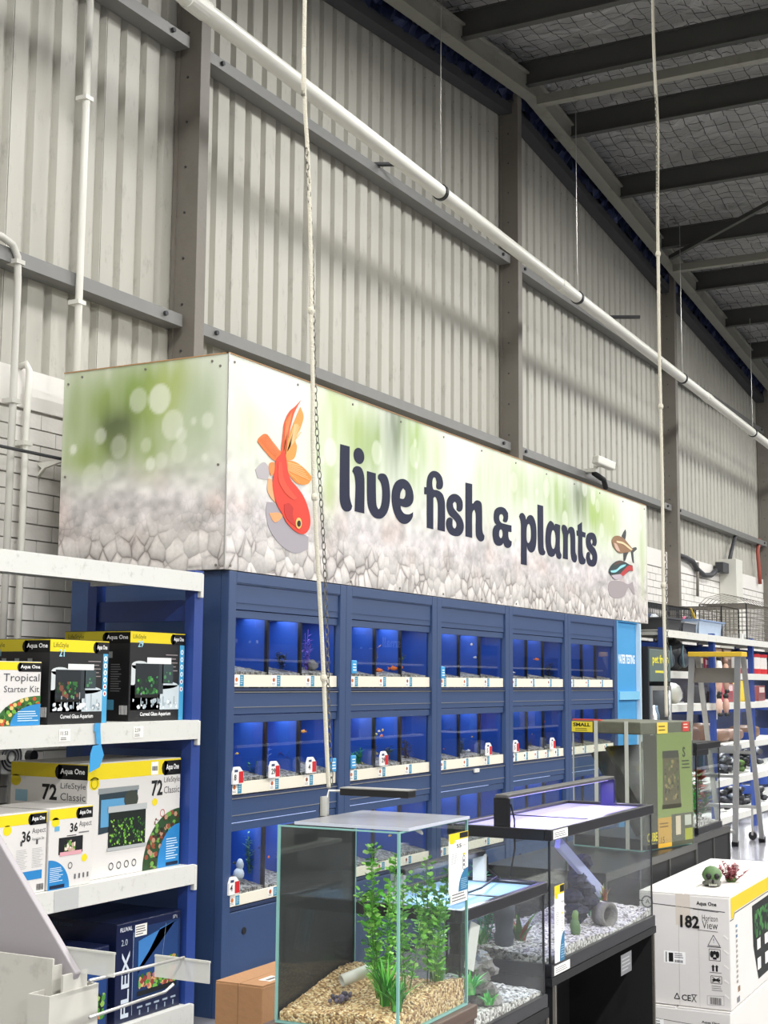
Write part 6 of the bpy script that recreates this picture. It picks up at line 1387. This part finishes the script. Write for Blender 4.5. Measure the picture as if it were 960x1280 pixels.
for z in (1.16, .80, .50): MB().box(.04, FW-.04, .02, .34, z-.012, z).build('shelf', METAL, fr)
for z in (1.16, .80):
    for k in range(6):
        c = ['e8ecf0', '2c4a7a', 'dfe3e6', '8a6a5a', 'f0f0f0', '4a5a6a'][k]
        MB().lathe([(.03, 0), (.034, .02), (.034, .15), (.02, .19), (.014, .22), (.014, .24)], 12, c=c).build('fridge_pack', COLR, smooth=True, loc=(12.11+.09+k*.09, 3.96, z), label='%s pack on the %s fridge shelf' % (['white', 'navy', 'off-white', 'brown', 'pale', 'slate'][k], 'upper' if z > 1 else 'second'), cat='bottle', group='packs in the fridge')
# far shelving run
FS0, FS1 = 12.86, 20.2
far = shelf_unit('shelving_unit', FS0, FS1, 3.935, 4.60, (2.11, 1.722, 1.402, .965, .60, .21), 'long white and blue shelving run beyond the fridge, stacked with pet goods', (.03, 1.78, 3.46, 5.2, 7.2), lipw=.07, top=2.13)
MB().box(0.03, FS1-FS0, .640, .652, .1, 2.05).build('back_panel', mat('shelf_back_navy', '18264e', .5), far)
for z, pw in ((1.70, 5), (1.38, 6), (.945, 8), (.58, 9), (.19, 8)):
    for k in range(4): area((.9+1.75*k, .2, z-.02), 1.4, .03, pw*.8, (.95, .97, 1), parent=far, name='shelf_light')
def fx(px, y=4.0): return P(px, 850, y=y)[0]
def put(name, px0, px1, z, h, d, mk, label, cat, group=None, y=4.015):
    a, c = fx(px0, y), fx(px1, y); e = mk(name, a, c-a, y, d, z+.0015, h); tag(e, label, cat, group); return e
def mbox(col, band=None):
    def f(name, x, w_, y, d, z, h):
        e = empty(name, (x, y, z)); MB().box(0, w_, 0, d, 0, h, col).build('box_body', COLR, e, bevel=.004)
        pr = PR((0, 0, 0), (1, 0, 0), (0, 0, 1)); pr.rect(w_*.1, h*.55, w_*.9, h*.9, band or 'e0ddd6', 0); pr.lines(w_*.12, h*.1, w_*.8, h*.45, 3, '6a6a6a', 0); pr.done(e, 'print'); return e
    return f
def mtub(col, lid):
    def f(name, x, w_, y, d, z, h):
        e = empty(name, (x+w_/2, y+w_/2, z)); r = w_/2
        MB().lathe([(r*.9, 0), (r, h*.1), (r, h*.8), (r*.97, h*.84)], 16, c=col).build('tub_body', COLR, e, smooth=True); MB().lathe([(r*1.04, h*.84), (r*1.04, h*.97), (r*.9, h)], 16, c=lid).build('lid', COLR, e); MB().lathe([(r*1.005, 0), (r*1.01, h*.25), (r*.95, h*.251)], 16, c=lid).build('base_band', COLR, e); return e
    return f
def msack(col, sd):
    def f(name, x, w_, y, d, z, h):
        rr = random.Random(sd); b = MB(); b.blob(0, 0, 0, 1, 1, 1, col, seg=20, ring=13, j=.04, rnd=rr)
        sg = lambda a, p: math.copysign(abs(a)**p, a)
        b.v = [(w_/2+sg(a, .5)*w_*.5, d/2+sg(b_, .5)*d*.48, h*.5+sg(c_, .6)*h*.5) for a, b_, c_ in b.v]
        
        if sd >= 50:
            b = MB(); c2 = ['17181b', '2a2c32', '3c4048', '4a4c50', col]
            for k in range(16): b.blob(rr.uniform(.05, w_-.05), rr.uniform(.05, d-.05), rr.uniform(.02, h), .06, .05, .035, rr.choice(c2), seg=7, ring=5, j=.5, rnd=rr)
        return b.build(name, COLR, smooth=True, loc=(x, y, z))
    return f
def mcrate(col, lidc, items=None):
    def f(name, x, w_, y, d, z, h):
        e = empty(name, (x, y, z)); t = .008
        MB().extr([(0.02, 0), (d-.02, 0), (d, h), (d-t, h), (d-.02-t, t), (.02+t, t), (t, h), (0, h)], 'x', 0, w_, col).box(0, t, .01, d-.01, 0, h, col).box(w_-t, w_, .01, d-.01, 0, h, col).build('tub_body', COLR, e, kind='stuff')
        MB().box(-.008, w_+.008, -.01, 0, h-.015, h, lidc).box(-.008, 0, 0, d, h-.015, h, lidc).box(w_, w_+.008, 0, d, h-.015, h, lidc).build('rim', COLR, e, kind='stuff')
        if items:
            rr = random.Random(3); b = MB()
            for k in range(6): b.blob(rr.uniform(.04, w_-.04), rr.uniform(.05, d-.05), h*.9, .05, .04, .05, rr.choice(items), seg=7, ring=6, j=.4, rnd=rr)
            b.build('contents', COLR, e, kind='stuff')
        return e
    return f
def cage(name, x, w_, y, d, z, h, label, dome=False, step=.05, m=None):
    e = empty(name, (x, y, z), label=label, cat='cage', group='wire cages on the top shelf'); b = MB(); r = .0028
    nx = int(w_/step); nz = max(2, int(h/step)); ny = int(d/step)
    for yy in (0, d):
        for i in range(nx+1): b.box(w_*i/nx-r, w_*i/nx+r, yy-r, yy+r, 0, h)
        for j in range(nz+1): b.box(0, w_, yy-r, yy+r, h*j/nz-r, h*j/nz+r)
    for xx in (0, w_):
        for i in range(ny+1): b.box(xx-r, xx+r, d*i/ny-r, d*i/ny+r, 0, h)
        for j in range(nz+1): b.box(xx-r, xx+r, 0, d, h*j/nz-r, h*j/nz+r)
    for i in range(nx+1): b.box(w_*i/nx-r, w_*i/nx+r, 0, d, h-r, h+r)
    for i in range(ny+1): b.box(0, w_, d*i/ny-r, d*i/ny+r, h-r, h+r)
    b.build('wire_mesh', m or DARKSTEEL, e, kind='stuff')
    fb_ = MB()
    for xx in (0, w_):
        for yy in (0, d): fb_.box(xx-.006, xx+.006, yy-.006, yy+.006, 0, h)
    fb_.build('corner_frame', BLACKM, e, kind='stuff')
    MB().box(.0, w_, 0, d, 0, .012).build('tray', BLACKM, e)
    if dome:
        b = MB()
        for i in range(9):
            xx = w_*i/8; b.tube([(xx, 0, h), (xx, d*.15, h*1.18), (xx, d*.5, h*1.28), (xx, d*.85, h*1.18), (xx, d, h)], .003, 4)
        b.build('arched_top', STEEL, e, kind='stuff')
    return e
cage('wire_cage', 12.90, 2.25, 4.30, .28, 2.112, .30, 'long low black wire cage at the back of the far top shelf')
cage('wire_cage', 15.25, .75, 4.02, .5, 2.112, .34, 'square grey wire cage in the middle of the far top shelf', m=STEEL)
cage('wire_cage', 16.2, 1.2, 3.98, .55, 2.112, .42, 'larger arched wire cage at the right end of the far top shelf', dome=True, m=STEEL)
put('storage_tub', 834, 853, 2.112, .13, .3, mcrate('2c2d31', '3a3b40', ['3a4a6a', 'c8ccd0', '2a2a2a']), 'black plastic tub at the left of the far top shelf', 'tub')
put('storage_tub', 856, 872, 2.112, .11, .3, mcrate('50535a', '8a8c90', ['3a4a6a', 'c8ccd0', '2a2a2a']), 'grey plastic tub beside the black one on the far top shelf', 'tub')
put('storage_tub', 876, 907, 2.112, .16, .3, mcrate('a9b8cc', '7f93b4', ['c86a8a', '3a3a40', 'b0b4c0']), 'pale blue see-through tub with pink things on the far top shelf', 'tub')
put('carton', 930, 941, 2.112, .07, .2, mbox('e8e8e6', 'f4f4f4'), 'small white carton on the far top shelf', 'box')
q = P(873, 775, y=4.2); MB().tube([(0, 0, 0), (-.10, 0, .12), (-.28, 0, .25)], [.03, .02, .01], 8, 'b99a2a').build('yellow_wand', COLR, smooth=True, loc=(q[0], 4.2, 2.15), label='yellow wand standing among the tubs on the far top shelf', cat='toy')
# bags and goods, second level
def backpack(name, x, w_, y, d, z, h):
    e = empty(name, (x, y, z)); MB().blob(w_/2, d/2, h/2, w_*.5, d*.45, h*.5, '1d2127', seg=14, ring=10, j=.08).build('bag_body', COLR, e, smooth=True)
    MB().blob(w_*.5, d*.1, h*.35, w_*.3, d*.12, h*.25, '2a3440', seg=12, ring=8).build('pocket', COLR, e, smooth=True)
    MB().tube([(w_*.35, d*.05, h*.8), (w_*.15, -.01, h*.5), (w_*.3, 0, h*.15)], .012, 6, '56707a').build('strap', COLR, e, smooth=True); MB().tube([(w_*.4, d*.4, h*.95), (w_*.5, d*.4, h*1.08), (w_*.6, d*.4, h*.95)], .01, 6, '17181c').build('handle', COLR, e, smooth=True); return e
put('backpack_carrier', 836, 848, 1.724, .30, .28, backpack, 'dark backpack carrier at the far left of the second far shelf', 'bag')
put('backpack_carrier', 849, 868, 1.724, .33, .30, backpack, 'large black backpack carrier with pale strap on the second far shelf', 'bag')
for a, c, h, col, bd, lab in ((873, 880, .16, '4a4644', 'b0a08a', 'small dark box beside the plush strip on the second far shelf'), (882, 889, .14, '8a2e44', 'c8b0b4', 'crimson box on the second far shelf'), (895, 903, .26, '7a5c48', 'b09a80', 'brown box behind the ladder on the second far shelf'), (905, 915, .27, '5c4a42', 'a08c78', 'dark brown box behind the ladder on the second far shelf')):
    put('goods_box', a, c, 1.724, h, .25, mbox(col, bd), lab, 'box', 'boxes on the second far shelf')
for k, (a, c) in enumerate(((928, 936), (937, 943), (947, 954), (955, 963))):
    put('white_tub', a, c, 1.724, .24, .25, mtub('e4e0dc', 'c0242c'), 'white tub with a red band, %s from the left of four' % ['first', 'second', 'third', 'last'][k], 'tub', 'white and red tubs')
# third level
def plushbag(cols, sd):
    def f(name, x, w_, y, d, z, h):
        rr = random.Random(sd); e = empty(name, (x, y, z)); b = MB()
        for k in range(7): b.blob(rr.uniform(.05, w_-.05), d/2, rr.uniform(.05, h-.05), .05, .04, .05, rr.choice(cols), seg=8, ring=6, j=.3, rnd=rr)
        b.build('contents', COLR, e, smooth=True, kind='stuff'); MB().blob(w_/2, d/2, h/2, w_*.52, d*.4, h*.52, seg=12, ring=8, j=.2, rnd=rr).build('clear_bag', CLEARP, e, smooth=True); return e
    return f
put('bagged_toy', 836, 848, 1.404, .23, .25, plushbag(['6a9a7a', 'e8ece8', '8a6a4a'], 1), 'clear bag of green and white toys on the third far shelf', 'bag', 'bagged toys')
put('bagged_toy', 849, 861, 1.404, .20, .25, plushbag(['e8ece8', 'a8b8a8', 'c8b088'], 2), 'clear bag of pale toys on the third far shelf', 'bag', 'bagged toys')
for a, c, h, col, bd, lab in ((878, 884, .18, '2c2a2e', '5a5a60', 'black box on the third far shelf'), (885, 891, .12, '6a4a3c', 'a08a70', 'small brown box on the third far shelf'), (910, 916, .22, 'a04a54', 'e0c8c8', 'red patterned box on the third far shelf'), (918, 925, .20, 'c8a8a0', '8a5a5a', 'pink box on the third far shelf'), (932, 941, .24, 'd8c03a', 'f0ead0', 'yellow box on the third far shelf'), (948, 956, .18, '8a4a50', 'd8c8c0', 'dark red box on the third far shelf')):
    put('goods_box', a, c, 1.404, h, .2, mbox(col, bd), lab, 'box', 'boxes on the third far shelf')
# fourth level: sacks
for a, c, h, sd, col, lab in ((862, 878, .2, 1, '5e463a', 'brown sack of treats left of the ladder'), (880, 898, .22, 2, '6e5444', 'tan sack of treats behind the ladder step'), (904, 914, .14, 3, '7a6050', 'small tan sack right of the plush strip'), (916, 932, .13, 4, '80685c', 'low pinkish sack behind the right ladder leg'), (936, 952, .15, 5, '7a5f4c', 'tan sack at the right edge of the fourth far shelf')):
    put('treat_sack', a, c, .967, h, .3, msack(col, sd), lab, 'sack', 'sacks on the fourth far shelf')
for lev, z, its in ((5, .602, ((908, 918, '23272a'), (922, 932, '4a6a2c'), (934, 944, '1c1c20'), (947, 958, '2f3438'))), (6, .212, ((905, 916, '17181b'), (921, 931, '2a2c34'), (933, 943, '1a1a1e'), (946, 958, '34383a')))):
    for k, (a, c, col) in enumerate(its):
        put('dark_harness_pile', a, c, z, .22, .3, msack(col, 10*lev+k), '%s pile of harness goods on the %s far shelf, %s along' % ('green' if col == '4a6a2c' else 'dark', 'fifth' if lev == 5 else 'lowest', ['first', 'second', 'third', 'last'][k]), 'pet goods', 'harness piles')
# strip of plush toys hanging from the shelf post
ps = P(897, 824, y=3.86)
sp_ = MB().box(-.01, .01, -.002, .002, -.62, .05).build('hanging_strip', PVC, loc=(ps[0], 3.88, ps[2]), label='clip strip holding plush toys in front of a shelf post', cat='strip')
for k, (dx, dz, c1, c2) in enumerate(((-.02, -.05, 'e6e2dc', '1d1d1d'), (.10, -.08, 'c09a84', '8a6a5a'), (-.03, -.22, 'c8a090', '1c1c1c'), (.10, -.20, 'b48c7c', '1c1c1c'), (-.03, -.44, 'd0b0a0', '1c1c1c'), (.09, -.44, 'c09888', '1c1c1c'))):
    b = MB(); b.blob(0, 0, 0, .05, .035, .09, c1, seg=8, ring=7, j=.1); e = b.build('plush_toy', COLR, smooth=True, loc=(ps[0]+dx*1.6, 3.84-.02*(k % 2), ps[2]+dz-.04), label='%s plush toy on the clip strip, %s' % (['white and black', 'tan', 'pinkish', 'brown', 'pale', 'rosy'][k], ['top left', 'top right', 'middle left', 'middle right', 'bottom left', 'bottom right'][k]), cat='toy', group='plush toys on the strip')
    b = MB(); b.blob(0, 0, .10, .035, .03, .035, c2, seg=8, ring=6); b.build('head', COLR, e, smooth=True); b = MB(); b.blob(-.03, -.01, -.09, .016, .02, .02, c2, seg=6, ring=5).blob(.03, -.01, -.09, .016, .02, .02, c2, seg=6, ring=5); b.build('feet', COLR, e, smooth=True, kind='stuff')
# stepladder
ld = empty('stepladder', (13.4, 3.5, 0), label='aluminium platform stepladder with a yellow top cap by the far shelves', cat='ladder')
O_ = Vector((13.4, 3.5, 0)); LP = lambda px, py, **k: Vector(P(px, py, **k))-O_
TL, TR = LP(865, 818, x=13.1), LP(922, 818, x=13.1)
FR_ = LP(919, 1058, z=0); RR_ = LP(953, 1053, z=0); wv = (TL-TR); TL.z = TR.z = 1.87
FL_ = FR_+wv*1.15; RL_ = RR_+wv*1.0; TL2, TR2 = TL+Vector((.12, -.02, 0)), TR+Vector((.12, -.02, 0))
for nm, a, c, m_ in (('front_rail', TL, FL_, METAL), ('front_rail', TR, FR_, METAL), ('rear_rail', TL2, RL_, METAL), ('rear_rail', TR2, RR_, METAL)):
    a = a.copy(); r_ = MB().obox(a, c, (0, 1, 0), .055 if nm == 'front_rail' else .045, .03).build(nm, m_, ld); d = (a-c).normalized()
    MB().obox(c, c+d*.06, (0, 1, 0), .065, .045).build('foot', BLACK, r_)
LY = mat('ladder_yellow', 'd6b12e', .5)
cpt = (TL+TL2+TR+TR2)/4; MB().obox(TL+Vector((.06, .03, .01)), TR+Vector((.06, -.05, .01)), (1, 0, 0), .20, .045).build('top_cap', LY, ld, bevel=.006)
def lerp(a, b, t): return a+(b-a)*t
for t in (.10, .47, .62, .78, .92):
    a, c = lerp(TL, FL_, t), lerp(TR, FR_, t); MB().obox(a+Vector((.04, 0, 0)), c+Vector((.04, 0, 0)), (1, 0, 0) if t > .12 else (0, 0, 1), .14 if t != .47 else .30, .03 if t != .47 else .05).build('platform' if t == .47 else 'step', METAL if t != .10 else STEEL, ld)
for t in (.5, .8): MB().obox(lerp(TL2, RL_, t), lerp(TR2, RR_, t), (0, 0, 1), .03, .02).build('rear_brace', METAL, ld)
# trolley leg with castor near the ladder
q = P(941, 1050, z=0); e = empty('trolley_leg', (q[0], q[1], 0), label='metal trolley leg with a black castor beside the ladder foot', cat='castor'); MB().tube([(0, 0, .1), (0, 0, .34)], .012, 8).build('leg', METAL, e); MB().tube([(-.012, 0, .045), (.012, 0, .045)], .045, 14).build('wheel', BLACK, e); MB().box(-.02, .02, -.01, .01, .05, .12).build('fork', METAL, e)

# wall services beyond the sign
WYc = 5.2
def cable(pts, r, label, m=BLACKM, name='wall_cable', y=5.2): return MB().tube([P(a, b, y=y) for a, b in pts], r, 8).build(name, m, smooth=True, label=label, cat='cable')
cable([(846, 693), (857, 697), (866, 702), (872, 712), (880, 719), (889, 719), (896, 712), (898, 705)], .035, 'thick sagging black cable on the far brick wall', DARKSTEEL)
q = P(903, 708, y=5.15); MB().box(-.16, .16, -.05, .06, -.09, .05).build('junction_box', DARKSTEEL, loc=q, label='dark junction box at the end of the sagging cable', cat='junction box')
cable([(919, 671), (914, 690), (911, 705)], .03, 'dark flexible conduit above the white boxed post', DARKSTEEL, 'flexible_conduit')
cable([(949, 674), (947, 690), (949, 715), (950, 730)], .03, 'red cable hanging at the far right column', mat('red_cable', '9a4a3c', .6))
q0, q1 = P(907.5, 760, y=5.16), P(914, 760, y=5.16); MB().box(q0[0], q0[0]+.36, 5.0, 5.245, 0, 3.38).build('boxed_post', PVC, label='white boxed post on the far brick wall', cat='post', bevel=.004)
cable([(872, 703), (872, 745)], .02, 'thin grey pipe down the far brick wall', STEEL, 'wall_pipe')
q = P(752, 598, y=5.0)
cc = empty('security_camera', (q[0], 5.08, 3.88), label='white security camera on the girt above the sign', cat='camera')
MB().box(-.05, .05, -.03, .11, -.02, .02).build('base_plate', PVC, cc); MB().tube([(0, .02, .0), (0, -.04, .05), (.02, -.08, .06)], .02, 8).build('bracket', PVC, cc, smooth=True)
MB().obox((-.14, -.06, .10), (.14, -.16, .05), (0, 0, 1), .09, .09).build('camera_body', PVC, cc, bevel=.015); MB().obox((.14, -.16, .05), (.15, -.165, .048), (0, 0, 1), .07, .07).build('lens', BLACK, cc)
MB().tube([(-.02, .0, -.03), (.15, -.03, -.07), (.35, .02, -.05), (.5, .05, -.12)], .03, 8).build('cable_bundle', BLACKM, cc, smooth=True)
for px, py, w_, lab in ((483, 213, .3, 'small dark bracket on the upper girt left of the first pipe wire'), (583, 398, .0, '')):
    if w_: q = P(px, py, y=5.15); MB().obox((q[0]-.15, 5.22, 5.705), (q[0]+.05, 4.95, 5.73), (0, 0, 1), .02, .05).build('girt_bracket', DARKSTEEL, label=lab, cat='bracket')
q = P(772, 398, y=5.15); MB().obox((q[0]-.1, 5.22, q[2]), (q[0]+.06, 4.90, q[2]), (0, 0, 1), .03, .05).build('girt_bracket', DARKSTEEL, label='small bracket on the cladding behind the pipe, right of the middle column', cat='bracket')

# ================================================================ AISLES BEHIND THE CAMERA (seen only mirrored in the glass)
DK = mat('aisle_dark', '34353c', .6, var=.4, vscale=2)
for k, (x, y, W_) in enumerate(((4.0, -2.6, 7.0), (12.5, -2.6, 7.5), (21.5, -2.6, 7.0))):
    e = empty('aisle_shelving', (x, y, 0), label='dark aisle shelving behind the camera, %s from the near wall' % ['first', 'second', 'third'][k], cat='shelving', group='aisle shelving behind the camera')
    MB().box(0, W_, -.5, 0, 0, 2.1).build('goods_mass', DK, e)
    for z in (.2, .75, 1.3, 1.85): MB().box(0, W_, 0, .45, z, z+.03).build('shelf', SHELFW, e)
    rr = random.Random(k)
    for z in (.23, .78, 1.33):
        b = MB(); xx = .05
        while xx < W_-.4: w_ = rr.uniform(.2, .45); b.box(xx, xx+w_*.93, .05, .35, z, z+rr.uniform(.25, .42), rr.choice(['3a4a6a', '6a3a34', 'a8a49a', '2a2c30', '4a6a4a', '7a6a4a'])); xx += w_
        b.build('shelf_goods', COLR, e, kind='stuff')
